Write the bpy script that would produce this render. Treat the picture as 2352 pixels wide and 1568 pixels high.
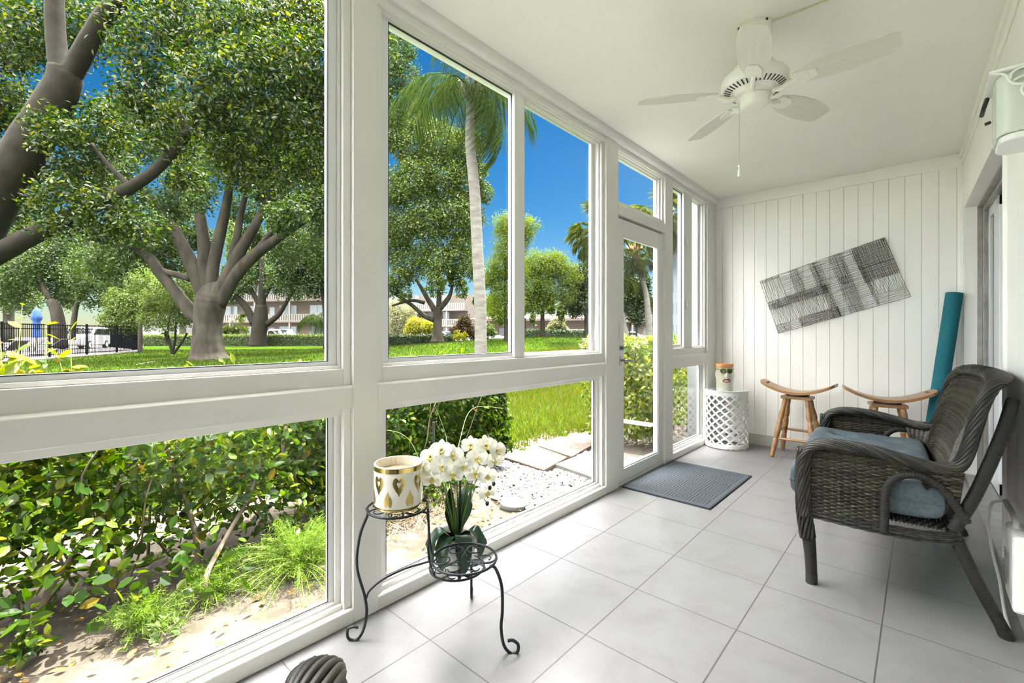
import bpy, math, random
import numpy as np
from math import sin, cos, pi, radians
random.seed(7); RNG = np.random.default_rng(11)
for o in list(bpy.data.objects): bpy.data.objects.remove(o)
scene = bpy.context.scene
COL = scene.collection

# ---------------------------------------------------------------- camera
F, U0, V0 = 1040.0, 1176.0, 766.0
YAW = math.atan2(2117 - 1176, F)
CX, CY, HC = 1.631, 0.0, 1.12
cam_d = bpy.data.cameras.new('camera'); cam = bpy.data.objects.new('camera', cam_d); COL.objects.link(cam)
cam.location = (CX, CY, HC); cam.rotation_euler = (pi/2, 0, YAW)
cam_d.sensor_width = 36; cam_d.lens = F/2352*36; cam_d.shift_y = -18/2352
cam_d.clip_start = 0.03; cam_d.clip_end = 400
scene.camera = cam

# ---------------------------------------------------------------- light
world = bpy.data.worlds.new('world'); scene.world = world; world.use_nodes = True
wn = world.node_tree; wn.nodes.clear()
wo = wn.nodes.new('ShaderNodeOutputWorld'); bg = wn.nodes.new('ShaderNodeBackground')
sky = wn.nodes.new('ShaderNodeTexSky'); sky.sky_type = 'NISHITA'; sky.sun_disc = False
sky.sun_elevation = radians(62); sky.sun_rotation = radians(10); sky.air_density = 1.0
sky.dust_density = 0.3; sky.ozone_density = 2.0; sky.altitude = 0
hs = wn.nodes.new('ShaderNodeHueSaturation'); hs.inputs['Saturation'].default_value = 1.5
wn.links.new(sky.outputs[0], hs.inputs['Color'])
# bright cloud-like glow around the zenith, out of view, added to light the room
SKY_STR, ZENITH_FILL, BACK_FILL = 0.046, 265.0, 62.0
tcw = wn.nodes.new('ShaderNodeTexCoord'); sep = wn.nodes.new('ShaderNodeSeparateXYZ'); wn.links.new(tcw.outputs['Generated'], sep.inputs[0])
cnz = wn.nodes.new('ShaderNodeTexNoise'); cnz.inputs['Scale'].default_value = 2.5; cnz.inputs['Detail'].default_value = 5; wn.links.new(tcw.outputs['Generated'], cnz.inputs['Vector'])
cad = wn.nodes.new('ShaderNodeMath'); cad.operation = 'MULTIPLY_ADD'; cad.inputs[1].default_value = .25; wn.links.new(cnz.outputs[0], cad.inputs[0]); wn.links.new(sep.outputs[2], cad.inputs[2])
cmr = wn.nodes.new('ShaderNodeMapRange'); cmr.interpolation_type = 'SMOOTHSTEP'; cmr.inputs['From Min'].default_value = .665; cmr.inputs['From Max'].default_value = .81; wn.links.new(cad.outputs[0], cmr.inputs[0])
cmx = wn.nodes.new('ShaderNodeMix'); cmx.data_type = 'RGBA'; wn.links.new(cmr.outputs[0], cmx.inputs[0]); wn.links.new(hs.outputs[0], cmx.inputs[6]); cmx.inputs[7].default_value = (ZENITH_FILL*1.06,ZENITH_FILL*.96,ZENITH_FILL*.96,1)
# unseen bright half of the sky behind the camera, added to brighten the end wall
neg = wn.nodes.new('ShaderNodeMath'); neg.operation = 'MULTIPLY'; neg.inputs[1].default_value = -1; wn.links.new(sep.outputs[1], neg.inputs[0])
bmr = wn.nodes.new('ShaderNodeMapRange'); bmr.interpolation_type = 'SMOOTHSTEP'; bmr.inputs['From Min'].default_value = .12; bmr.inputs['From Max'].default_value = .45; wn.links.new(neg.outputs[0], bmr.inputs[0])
cm2 = wn.nodes.new('ShaderNodeMix'); cm2.data_type = 'RGBA'; cm2.blend_type = 'ADD'; wn.links.new(bmr.outputs[0], cm2.inputs[0]); wn.links.new(cmx.outputs[2], cm2.inputs[6]); cm2.inputs[7].default_value = (BACK_FILL*1.02,BACK_FILL*.98,BACK_FILL,1)
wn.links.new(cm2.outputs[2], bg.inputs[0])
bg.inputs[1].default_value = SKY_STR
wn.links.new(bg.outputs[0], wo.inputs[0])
sun_d = bpy.data.lights.new('sun', 'SUN'); sun = bpy.data.objects.new('sun', sun_d); COL.objects.link(sun)
sun_d.energy = 13.0; sun_d.angle = radians(0.6); sun_d.color = (1, .95, .86)
from mathutils import Vector, Matrix
SUN_DIR = Vector((-0.06, 0.38, 1.0)).normalized()
sun.rotation_euler = SUN_DIR.to_track_quat('Z', 'Y').to_euler()
vs = scene.view_settings
vs.view_transform = 'Standard'; vs.look = 'None'; vs.gamma = 1; vs.use_curve_mapping = False
vs.exposure = 1.63

def at(u, v, Z):
    """world point of image pixel (2352x1568) at camera depth Z"""
    r = (u-U0)*Z/F; s, c = sin(YAW), cos(YAW)
    return (CX - s*Z + c*r, CY + c*Z + s*r, HC - (v-V0)*Z/F)

# ---------------------------------------------------------------- tagging
def tag(o, label=None, cat=None, group=None, kind=None):
    if label: o['label'] = label
    if cat: o['category'] = cat
    if group: o['group'] = group
    if kind: o['kind'] = kind
    return o
def empty(name, loc=(0,0,0), rz=0, label=None, cat=None, group=None):
    o = bpy.data.objects.new(name, None); COL.objects.link(o)
    o.empty_display_size = .05
    o.location = loc; o.rotation_euler = (0,0,rz)
    return tag(o, label, cat, group)
def kids(o): return [c for c in bpy.data.objects if c.parent == o]
def copy_tree(o, parent=None):
    c = o.copy(); COL.objects.link(c); c.parent = parent
    for ch in kids(o): copy_tree(ch, c)
    return c

# ---------------------------------------------------------------- mesh builder
class MB:
    def __init__(self): self.V = []; self.F = []; self.n = 0; self.M = []
    def add(self, V, F, m=0):
        V = np.asarray(V, float).reshape(-1, 3); self.V.append(V)
        if isinstance(F, np.ndarray): F = [F]
        else:
            d = {}
            for f in F: d.setdefault(len(f), []).append(f)
            F = [np.array(x) for x in d.values()]
        for f in F:
            self.F.append(f + self.n); self.M.append(m)
        self.n += len(V); return self
    def box(self, a, b, m=0, warp=None):
        x0,y0,z0 = a; x1,y1,z1 = b
        V = np.array([(x0,y0,z0),(x1,y0,z0),(x1,y1,z0),(x0,y1,z0),(x0,y0,z1),(x1,y0,z1),(x1,y1,z1),(x0,y1,z1)], float)
        if warp: V = warp(V)
        return self.add(V, np.array([(0,3,2,1),(4,5,6,7),(0,1,5,4),(1,2,6,5),(2,3,7,6),(3,0,4,7)]), m)
    def prism(self, poly, axis, a, b, m=0):
        """extrude closed 2D polygon along axis (0,1,2) between a and b"""
        n = len(poly); V = []
        for t in (a, b):
            for p in poly:
                q = list(p); q.insert(axis, t); V.append(q)
        Fs = [tuple(range(n))[::-1], tuple(range(n, 2*n))] + [(i, (i+1)%n, n+(i+1)%n, n+i) for i in range(n)]
        return self.add(V, Fs, m)
    def tube(self, P, r, n=8, closed=False, m=0, cap=True, flat=1.0):
        P = np.asarray(P, float); N = len(P)
        r = np.broadcast_to(np.asarray(r, float), (N,))
        if closed: T = np.roll(P, -1, 0) - np.roll(P, 1, 0)
        else:
            T = np.empty_like(P); T[1:-1] = P[2:]-P[:-2]; T[0] = P[1]-P[0]; T[-1] = P[-1]-P[-2]
        T /= np.maximum(np.linalg.norm(T, axis=1, keepdims=True), 1e-9)
        a = np.array([0,0,1.]) if abs(T[0][2]) < .9 else np.array([1.,0,0])
        X = np.cross(T[0], a); X /= np.linalg.norm(X); XS = [X]
        for i in range(1, N):
            X = X - T[i]*X.dot(T[i]); X /= max(np.linalg.norm(X), 1e-9); XS.append(X)
        XS = np.array(XS); YS = np.cross(T, XS)
        th = np.arange(n)*2*pi/n
        V = P[:,None,:] + r[:,None,None]*(XS[:,None,:]*np.cos(th)[None,:,None] + flat*YS[:,None,:]*np.sin(th)[None,:,None])
        i = np.arange(N if closed else N-1)[:,None]; j = np.arange(n)[None,:]
        i2 = (i+1) % N; j2 = (j+1) % n
        Q = np.stack([i*n+j, i*n+j2, i2*n+j2, i2*n+j], -1).reshape(-1, 4)
        Fs = [Q]
        if not closed and cap:
            c0 = np.arange(n)[::-1][None,:]; c1 = (np.arange(n)+(N-1)*n)[None,:]
            Fs += [c0, c1]
        self.V.append(V.reshape(-1,3))
        for f in Fs: self.F.append(f+self.n); self.M.append(m)
        self.n += N*n; return self
    def lathe(self, prof, c=(0,0,0), n=32, m=0, a0=0, a1=2*pi):
        full = abs(a1-a0-2*pi) < 1e-6
        k = n if full else n+1
        th = a0 + np.arange(k)*(a1-a0)/n
        P = np.array(prof, float); N = len(P)
        V = np.empty((N, k, 3))
        V[:,:,0] = c[0]+P[:,0:1]*np.cos(th); V[:,:,1] = c[1]+P[:,0:1]*np.sin(th); V[:,:,2] = c[2]+P[:,1:2]
        i = np.arange(N-1)[:,None]; j = np.arange(n)[None,:]; j2 = (j+1) % k
        Q = np.stack([i*k+j, i*k+j2, (i+1)*k+j2, (i+1)*k+j], -1).reshape(-1,4)
        return self.add(V, Q, m)
    def sphere(self, c, r, n=12, m=0, sc=(1,1,1)):
        pr = [(max(r*sin(t),1e-5), -r*cos(t)) for t in np.linspace(0, pi, n)]
        b = MB(); b.lathe(pr, n=n*2 if n<16 else 32); V = np.concatenate(b.V)*np.array(sc)+np.array(c)
        return self.add(V, b.F[0], m)
    def build(self, name, mats, parent=None, smooth=False, bevel=0, xf=None):
        V = np.concatenate(self.V) if self.V else np.zeros((0,3))
        if xf is not None: V = xf(V)
        me = bpy.data.meshes.new(name)
        tot = sum(f.shape[0] for f in self.F)
        li = np.concatenate([f.reshape(-1) for f in self.F]); ln = np.concatenate([np.full(f.shape[0], f.shape[1]) for f in self.F])
        mi = np.concatenate([np.full(f.shape[0], m) for f, m in zip(self.F, self.M)])
        me.vertices.add(len(V)); me.vertices.foreach_set('co', V.astype(np.float32).ravel())
        me.loops.add(len(li)); me.loops.foreach_set('vertex_index', li.astype(np.int32))
        me.polygons.add(tot)
        me.polygons.foreach_set('loop_start', (np.cumsum(ln)-ln).astype(np.int32))
        me.polygons.foreach_set('material_index', mi.astype(np.int32))
        me.update(calc_edges=True); me.validate()
        if not isinstance(mats, (list, tuple)): mats = [mats]
        for mt in mats: me.materials.append(mt)
        me.shade_smooth() if smooth else me.shade_flat()
        if smooth and isinstance(smooth, float): me.set_sharp_from_angle(angle=smooth)
        o = bpy.data.objects.new(name, me); COL.objects.link(o); o.parent = parent
        if bevel:
            md = o.modifiers.new('bevel', 'BEVEL'); md.width = bevel; md.segments = 2; md.limit_method = 'ANGLE'
        return o
SM = radians(40)

def spline(pts, n=8):
    """Catmull-Rom through points (any dimension)"""
    P = np.array(pts, float); P = np.vstack([2*P[0]-P[1], P, 2*P[-1]-P[-2]])
    out = []
    for i in range(1, len(P)-2):
        for t in np.arange(n)/n:
            a,b,c,d = P[i-1],P[i],P[i+1],P[i+2]
            out.append(.5*((2*b)+(c-a)*t+(2*a-5*b+4*c-d)*t*t+(3*b-a-3*c+d)*t**3))
    out.append(P[-2]); return np.array(out)

# ---------------------------------------------------------------- materials
def new_mat(name):
    m = bpy.data.materials.new(name); m.use_nodes = True; nt = m.node_tree; nt.nodes.clear()
    out = nt.nodes.new('ShaderNodeOutputMaterial'); return m, nt, out
def lin(c):
    return tuple(((x/255)/12.92 if x/255 <= .04045 else ((x/255+.055)/1.055)**2.4) for x in c)
def pmat(name, col, rough=.5, metal=0, noise=0, nscale=8, bump=0, bscale=60, spec=.5, col2=None, stretch=None, coat=0, obj=True):
    m, nt, out = new_mat(name); N = nt.nodes; L = nt.links
    p = N.new('ShaderNodeBsdfPrincipled'); L.new(p.outputs[0], out.inputs[0])
    p.inputs['Base Color'].default_value = (*col, 1); p.inputs['Roughness'].default_value = rough
    p.inputs['Metallic'].default_value = metal; p.inputs['Specular IOR Level'].default_value = spec
    p.inputs['Coat Weight'].default_value = coat
    tc = N.new('ShaderNodeTexCoord'); mp = N.new('ShaderNodeMapping'); L.new(tc.outputs['Object'], mp.inputs[0])
    if stretch: mp.inputs['Scale'].default_value = stretch
    if noise or col2:
        nz = N.new('ShaderNodeTexNoise'); nz.inputs['Scale'].default_value = nscale; nz.inputs['Detail'].default_value = 6
        L.new(mp.outputs[0], nz.inputs['Vector'])
        mx = N.new('ShaderNodeMix'); mx.data_type = 'RGBA'
        c2 = col2 if col2 else tuple(x*(1-noise) for x in col)
        mx.inputs[6].default_value = (*col, 1); mx.inputs[7].default_value = (*c2, 1)
        rp = N.new('ShaderNodeValToRGB'); rp.color_ramp.elements[0].position = .35; rp.color_ramp.elements[1].position = .68
        L.new(nz.outputs[0], rp.inputs[0]); L.new(rp.outputs[0], mx.inputs[0]); L.new(mx.outputs[2], p.inputs['Base Color'])
    if bump:
        n2 = N.new('ShaderNodeTexNoise'); n2.inputs['Scale'].default_value = bscale; n2.inputs['Detail'].default_value = 4
        L.new(mp.outputs[0], n2.inputs['Vector'])
        bp = N.new('ShaderNodeBump'); bp.inputs['Strength'].default_value = bump; bp.inputs['Distance'].default_value = .01
        L.new(n2.outputs[0], bp.inputs['Height']); L.new(bp.outputs[0], p.inputs['Normal'])
    return m
def ramp(nt, stops):
    r = nt.nodes.new('ShaderNodeValToRGB'); e = r.color_ramp.elements
    e[0].position = stops[0][0]; e[0].color = (*stops[0][1], 1); e[1].position = stops[-1][0]; e[1].color = (*stops[-1][1], 1)
    for p, c in stops[1:-1]:
        x = e.new(p); x.color = (*c, 1)
    return r
def leaf_mat(name, stops, trans=.35, gloss=.06, rough=.35, k=.55):
    gloss *= .22; stops = [(p, (c[0]*k, c[1]*k, c[2]*k*.6)) for p, c in stops]
    m, nt, out = new_mat(name); N = nt.nodes; L = nt.links
    g = N.new('ShaderNodeNewGeometry'); r = ramp(nt, stops); L.new(g.outputs['Random Per Island'], r.inputs[0])
    d = N.new('ShaderNodeBsdfDiffuse'); t = N.new('ShaderNodeBsdfTranslucent'); gl = N.new('ShaderNodeBsdfGlossy')
    gl.inputs['Roughness'].default_value = rough
    hv = N.new('ShaderNodeHueSaturation'); hv.inputs['Hue'].default_value = .485; hv.inputs['Saturation'].default_value = 1.1; hv.inputs['Value'].default_value = 1.5
    L.new(r.outputs[0], d.inputs[0]); L.new(r.outputs[0], hv.inputs['Color']); L.new(hv.outputs[0], t.inputs[0])
    a = N.new('ShaderNodeMixShader'); a.inputs[0].default_value = trans; L.new(d.outputs[0], a.inputs[1]); L.new(t.outputs[0], a.inputs[2])
    b = N.new('ShaderNodeMixShader'); b.inputs[0].default_value = gloss; L.new(a.outputs[0], b.inputs[1]); L.new(gl.outputs[0], b.inputs[2])
    L.new(b.outputs[0], out.inputs[0]); return m
def glass_mat(name='window_glass', tint=(.95,.98,.97), ior=1.3):
    m, nt, out = new_mat(name); N = nt.nodes; L = nt.links
    t = N.new('ShaderNodeBsdfTransparent'); t.inputs[0].default_value = (*tint, 1)
    g = N.new('ShaderNodeBsdfGlossy'); g.inputs['Roughness'].default_value = 0
    lw = N.new('ShaderNodeLayerWeight'); lw.inputs[0].default_value = .5
    pw = N.new('ShaderNodeMath'); pw.operation = 'POWER'; L.new(lw.outputs['Facing'], pw.inputs[0]); pw.inputs[1].default_value = 4.5
    f = N.new('ShaderNodeMath'); f.operation = 'MULTIPLY_ADD'; L.new(pw.outputs[0], f.inputs[0]); f.inputs[1].default_value = .6; f.inputs[2].default_value = .010
    x = N.new('ShaderNodeMixShader'); L.new(f.outputs[0], x.inputs[0]); L.new(t.outputs[0], x.inputs[1]); L.new(g.outputs[0], x.inputs[2])
    L.new(x.outputs[0], out.inputs[0]); return m
PAINT = pmat('white_paint', (.76,.75,.72), .42, noise=.04, nscale=3)
PAINT_WALL = pmat('wall_paint', (.92,.91,.86), .5, noise=.03, nscale=2, bump=.03, bscale=90)
CEIL = pmat('ceiling_paint', (.89,.875,.84), .8, noise=.04, nscale=1.5, bump=.1, bscale=150)
ALU = pmat('painted_aluminium', (.72,.74,.75), .35)
ALU_GREY = pmat('grey_aluminium', (.38,.37,.35), .35, metal=.5, noise=.3, nscale=10)
GLASS = glass_mat()
DARKGLASS = pmat('dark_glass', (.01,.012,.012), .03)
BLACK = pmat('black_rubber', (.012,.012,.014), .5)
WHITE_PLASTIC = pmat('white_plastic', (.78,.78,.74), .35)
# ================================================================ the room
Y0, Y1, H = -1.6, 5.06, 2.55
def W(y): return 1.875 + (5.06-y)*.0207
def warpW(V):
    V = np.array(V, float); V[:,0] += 1.875 + (5.06-V[:,1])*.0207; return V
# floor with square tiles
def tile_mat():
    m, nt, out = new_mat('floor_tiles'); N = nt.nodes; L = nt.links
    p = N.new('ShaderNodeBsdfPrincipled'); L.new(p.outputs[0], out.inputs[0])
    tc = N.new('ShaderNodeTexCoord'); mp = N.new('ShaderNodeMapping'); L.new(tc.outputs['Object'], mp.inputs[0])
    T = .4065; x0 = 1.631-1.19*1.12; y0 = .917*1.12
    mp.inputs['Location'].default_value = (-x0, -y0, 0)
    b = N.new('ShaderNodeTexBrick'); b.offset = 0; b.squash = 1
    b.inputs['Scale'].default_value = 1; b.inputs['Brick Width'].default_value = T; b.inputs['Row Height'].default_value = T
    b.inputs['Mortar Size'].default_value = .0028; b.inputs['Mortar Smooth'].default_value = .2; b.inputs['Bias'].default_value = 0
    b.inputs['Color1'].default_value = (0,0,0,1); b.inputs['Color2'].default_value = (1,1,1,1)
    L.new(mp.outputs[0], b.inputs['Vector'])
    nz = N.new('ShaderNodeTexNoise'); nz.inputs['Scale'].default_value = 5; nz.inputs['Detail'].default_value = 10; nz.inputs['Roughness'].default_value = .65
    nz.inputs['Distortion'].default_value = .4
    L.new(tc.outputs['Object'], nz.inputs['Vector'])
    r = ramp(nt, [(.3,(.150,.148,.146)),(.5,(.176,.177,.178)),(.7,(.188,.191,.193))]); L.new(nz.outputs[0], r.inputs[0])
    n2 = N.new('ShaderNodeTexNoise'); n2.inputs['Scale'].default_value = 60; n2.inputs['Detail'].default_value = 8; L.new(tc.outputs['Object'], n2.inputs['Vector'])
    m1 = N.new('ShaderNodeMix'); m1.data_type = 'RGBA'; m1.blend_type = 'MULTIPLY'; m1.inputs[0].default_value = .12
    L.new(r.outputs[0], m1.inputs[6]); L.new(n2.outputs[0], m1.inputs[7])
    mx = N.new('ShaderNodeMix'); mx.data_type = 'RGBA'; L.new(b.outputs['Fac'], mx.inputs[0])
    L.new(m1.outputs[2], mx.inputs[6]); mx.inputs[7].default_value = (.070,.070,.070,1)
    L.new(mx.outputs[2], p.inputs['Base Color'])
    p.inputs['Roughness'].default_value = .3
    bp = N.new('ShaderNodeBump'); bp.invert = True; bp.inputs['Strength'].default_value = .5; bp.inputs['Distance'].default_value = .003
    L.new(b.outputs['Fac'], bp.inputs['Height'])
    L.new(bp.outputs[0], p.inputs['Normal'])
    return m
TILE = tile_mat()
BASETILE = pmat('baseboard_tile', (.52,.51,.47), .25, noise=.15, nscale=9)
b = MB(); b.box((-.02,Y0-.1,-.12),(2.2,Y1+.02,0)); tag(b.build('floor', TILE), kind='structure')
b = MB(); b.box((-.16,Y0-.1,H),(2.2,Y1+.1,H+.12)); tag(b.build('ceiling', CEIL), kind='structure')
# end wall of vertical boards
prof = [(-.12, .0)]
for k in range(-1, 17):
    gx = .166 + .1046*k
    if gx > 1.86: break
    prof += [(gx-.0032, 0), (gx-.0012, .007), (gx+.0012, .007), (gx+.0032, 0)]
prof += [(2.1, 0)]
b = MB(); V = []
for z in (.0, H):
    for x, d in prof: V.append((x, Y1+d, z))
n = len(prof)
b.add(V, np.array([(i, i+1, n+i+1, n+i) for i in range(n-1)]))
b.box((-.12,Y1+.008,0),(2.1,Y1+.12,H))
tag(b.build('wall_end', PAINT_WALL), kind='structure')
b = MB(); b.box((-.0,Y1-.016,2.445),(1.9,Y1+.004,H)); b.box((0,Y1-.004,2.2),(.062,Y1,2.445)); 
tag(b.build('trim_1', PAINT_WALL, bevel=.002), kind='structure')
b = MB()
xs = [0.0,.24,.645,1.05,1.455,1.86]
for a, c in zip(xs[:-1], xs[1:]): b.box((a+.0012,Y1-.010,0),(c-.0012,Y1+.003,.105))
tag(b.build('baseboard_end', BASETILE, bevel=.0015), kind='structure')
# fin of the outside wall beyond the end window
b = MB(); b.box((-.30,Y1-.02,-.15),(-.115,Y1+.2,3.2)); tag(b.build('wall_outside', pmat('outside_wall_paint', (.17,.178,.182), .7)), kind='structure')
# back wall behind the camera
b = MB(); b.box((-.12,Y0-.12,0),(2.2,Y0,H)); tag(b.build('wall_back', PAINT_WALL), kind='structure')
# right wall : panelled siding, opening for the sliding door
YJ = 3.05
b = MB()
y = Y0
while y < YJ-.01:
    y2 = min(y+.20, YJ)
    b.box((0,y,0),(.14,y2-.004,H), warp=warpW); b.box((.003,y2-.004,0),(.14,y2,H), warp=warpW); y = y2
b.box((0,YJ,2.10),(.14,Y1,H), warp=warpW); b.box((0,4.99,0),(.14,Y1,2.10), warp=warpW)
tag(b.build('wall_right', PAINT_WALL), kind='structure')
b = MB(); b.box((-.012,YJ-.03,.0),(.10,YJ+.004,2.10), warp=warpW); b.box((-.022,Y0,2.50),(0,Y1-.016,H), warp=warpW)
b.box((-.010,Y0,2.455),(0,Y1-.016,2.50), warp=warpW)
b.box((-.010,Y1-.03,.10),(0,Y1-.001,2.455), warp=warpW)
tag(b.build('trim_2', PAINT_WALL, bevel=.003), kind='structure')
b = MB(); b.box((-.012,Y0,0),(.0,YJ,.10), warp=warpW); tag(b.build('baseboard_right', BASETILE, bevel=.0015), kind='structure')
# sliding door in the right wall
d2 = empty('door_2', (0,0,0)); tag(d2, kind='structure')
b = MB(); b.box((.10,YJ,2.05),(.20,4.99,2.10), warp=warpW); b.box((.10,4.93,.03),(.20,4.99,2.05), warp=warpW); b.box((.0,YJ,0),(.20,4.99,.03), warp=warpW)
b.box((.07,4.975,.03),(.10,4.99,2.10), warp=warpW); b.box((.07,YJ,2.085),(.10,4.99,2.10), warp=warpW)
b.build('door_frame', ALU_GREY, d2, bevel=.002)
b = MB()
b.box((.125,4.86,.04),(.15,4.93,2.05), warp=warpW); b.box((.125,4.42,.04),(.15,4.64,2.05), warp=warpW)
b.box((.125,4.42,.04),(.15,4.93,.12), warp=warpW); b.box((.125,4.42,1.98),(.15,4.93,2.05), warp=warpW)
b.build('sliding_panel', ALU, d2, bevel=.003)
b = MB(); b.box((.155,4.22,.04),(.18,4.42,2.05), warp=warpW); b.box((.155,YJ,.04),(.18,4.42,.12), warp=warpW); b.box((.155,YJ,1.98),(.18,4.42,2.05), warp=warpW)
b.build('sliding_panel', ALU, d2, bevel=.003)
b = MB(); b.box((.14,4.64,.1),(.146,4.86,2.0), warp=warpW); b.build('glass_pane', DARKGLASS, d2)
b = MB(); b.box((.168,YJ,.1),(.174,4.25,2.0), warp=warpW); b.build('glass_pane', DARKGLASS, d2)
b = MB()
for z in (1.78,1.36,1.34,1.15,1.12,1.05):
    b.box((.0995,4.95,z),(.101,4.955,z+.008), warp=warpW)
b.build('screw', BLACK, d2)
# backing behind the sliding door (dark interior)
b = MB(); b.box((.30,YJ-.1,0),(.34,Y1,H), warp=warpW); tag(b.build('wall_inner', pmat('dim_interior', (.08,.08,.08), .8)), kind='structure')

# ---------------------------------------------------------------- window wall (x = 0 plane faces the room)
PA=(.888,.994); PB=(2.785,2.955); PC=(3.765,3.925); PE=(4.80,5.06)
def st(name, b, m=PAINT, bevel=.0025): return tag(b.build(name, m, bevel=bevel), kind='structure')
k = 3
for p in (PA, PB, PC, PE):
    b = MB(); b.box((-.11,p[0],0),(0,p[1],H-.05)); st('trim_%d' % k, b); k += 1
b = MB(); b.box((-.12,Y0-.1,2.46),(-.006,Y1,H)); 
pr = [(-.006,2.495),(.012,2.495),(.024,2.50),(.031,2.512),(.033,2.53),(.033,H),(-.006,H)]
b.prism(pr, 1, Y0, Y1)
st('trim_%d' % k, b); k += 1
def rail(y0, y1):
    b = MB(); b.prism([(-.11,.83),(-.002,.83),(-.001,.912),(-.012,.922),(-.11,.922)], 1, y0, y1)
    b.prism([(-.10,.80),(-.040,.80),(-.036,.83),(-.10,.83)], 1, y0, y1)
    return b
def sill(y0, y1, z=.056):
    b = MB(); b.prism([(-.11,0),(.0,0),(.0,z-.004),(-.004,z),(-.03,z),(-.03,z+.018),(-.045,z+.02),(-.11,z+.02)], 1, y0, y1); return b
for (a, c) in ((Y0,PA[0]), (PA[1],PB[0]), (PC[1],PE[0])):
    st('trim_%d' % k, rail(a, c)); k += 1
    st('trim_%d' % k, sill(a, c)); k += 1
def ring(b, y0, y1, z0, z1, w, x0, x1, m=0):
    wl, wr, wb, wt = w
    b.box((x0,y0,z0),(x1,y0+wl,z1), m); b.box((x0,y1-wr,z0),(x1,y1,z1), m)
    if wb: b.box((x0,y0+wl,z0),(x1,y1-wr,z0+wb), m)
    if wt: b.box((x0,y0+wl,z1-wt),(x1,y1-wr,z1), m)
def pane(y0, y1, z0, z1, x, parent):
    b = MB(); b.box((x-.003,y0,z0),(x+.003,y1,z1)); return b.build('glass_pane', GLASS, parent)
def lower(nm, y0, y1):
    b = MB(); ring(b, y0, y1, .056, .83, (.03,.03,0,0), -.095, -.018)
    ring(b, y0+.03, y1-.03, .074, .83, (.022,.022,.012,.008), -.085, -.045)
    o = tag(b.build(nm, PAINT, bevel=.002), kind='structure')
    b = MB(); ring(b, y0+.052, y1-.052, .082, .822, (.022,.022,.010,.006), -.075, -.058); b.build('window_sash', ALU, o, bevel=.001)
    b = MB(); ring(b, y0+.0735, y1-.0735, .0915, .8165, (.0025,.0025,.0025,.0025), -.062, -.0575); b.build('gasket', BLACK, o)
    pane(y0+.07, y1-.07, .088, .82, -.066, o); return o
lower('window_1', Y0, PA[0]); lower('window_2', PA[1], PB[0]); lower('window_3', PC[1], PE[0])
def upper(nm, y0, y1, split):
    zt = 2.462
    b = MB(); ring(b, y0, y1, .92, zt, (.032,.032,.064,.008), -.10, -.020)
    ring(b, y0+.032, y1-.032, .984, zt-.006, (.012,.012,.014,.008), -.09, -.038)
    o = tag(b.build(nm, PAINT, bevel=.002), kind='structure')
    ya, yb = y0+.044, y1-.044
    if split:
        s0, s1 = split
        b = MB(); ring(b, ya, s0+.05, .998, 2.452, (.036,.05,.02,.010), -.072, -.048); b.build('window_sash', ALU, o, bevel=.0015)
        b = MB(); ring(b, s0+.02, yb, .990, 2.452, (s1-s0-.02,.036,.02,.010), -.095, -.074); b.build('window_sash', ALU, o, bevel=.0015)
        b = MB(); b.box((-.05,s0-.0,.99),(-.028,s1-.045,2.455)); b.build('mullion', PAINT, o, bevel=.002)
        b = MB(); ring(b, ya+.034, s0+.002, 1.015, 2.444, (.003,.003,.003,.003), -.057, -.0475); b.build('gasket', BLACK, o)
        pane(ya+.03, s0+.01, 1.01, 2.448, -.06, o); pane(s1-.01, yb-.03, 1.005, 2.448, -.085, o)
    else:
        b = MB(); ring(b, ya, yb, .998, 2.452, (.03,.036,.018,.010), -.075, -.048); b.build('window_sash', ALU, o, bevel=.0015)
        b = MB(); ring(b, ya+.028, yb-.034, 1.0135, 2.444, (.003,.003,.003,.003), -.060, -.0475); b.build('gasket', BLACK, o)
        pane(ya+.026, yb-.03, 1.01, 2.448, -.064, o)
    return o
upper('window_4', -.095, PA[0], None)
# further panel of the same window run, left of the picture
b = MB(); b.box((-.10,-.17,.92),(-.0,-.095,2.47)); st('trim_%d' % k, b); k += 1
upper('window_8', Y0, -.17, None)
upper('window_5', PA[1], PB[0], (1.855,1.985))
w6 = upper('window_6', PC[1], PE[0], (4.243,4.49))
b = MB()
for z in (1.35, 1.95):
    b.box((-.030,4.285,z),(-.018,4.30,z+.09)); b.box((-.022,4.28,z+.03),(-.010,4.305,z+.06))
b.build('window_latch', WHITE_PLASTIC, w6, bevel=.002)
# transom + door
b = MB(); ring(b, PB[1], PC[0], 2.05, 2.462, (.014,.02,.045,.008), -.10, -.02); ring(b, PB[1]+.014, PC[0]-.02, 2.09, 2.456, (.012,.022,.006,.012), -.09, -.04)
o = tag(b.build('window_7', PAINT, bevel=.002), kind='structure')
b = MB(); ring(b, PB[1]+.024, PC[0]-.04, 2.094, 2.446, (.006,.012,.006,.012), -.075, -.058); b.build('window_sash', ALU, o)
pane(PB[1]+.028, PC[0]-.045, 2.098, 2.44, -.066, o)
b = MB(); b.box((-.11,PB[1],1.985),(.002,PC[0],2.06)); b.box((-.11,PB[1],1.955),(-.055,PC[0],1.985)); b.box((-.11,PB[1],0),(-.015,PC[0],.022)); st('trim_%d' % k, b); k += 1
d1 = empty('door_1', (0,0,0)); tag(d1, kind='structure')
yl, yr = PB[1]+.006, PC[0]-.008
b = MB(); ring(b, yl, yr, .026, 1.968, (.098,.098,.088,.118), -.052, -.014)
b.build('door_slab', PAINT, d1, bevel=.003)
b = MB(); ring(b, yl+.098, yr-.098, .114, 1.85, (.012,.012,.012,.012), -.045, -.020); b.build('glazing_bead', ALU, d1, bevel=.002)
pane(yl+.105, yr-.105, .12, 1.845, -.033, d1)
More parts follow.
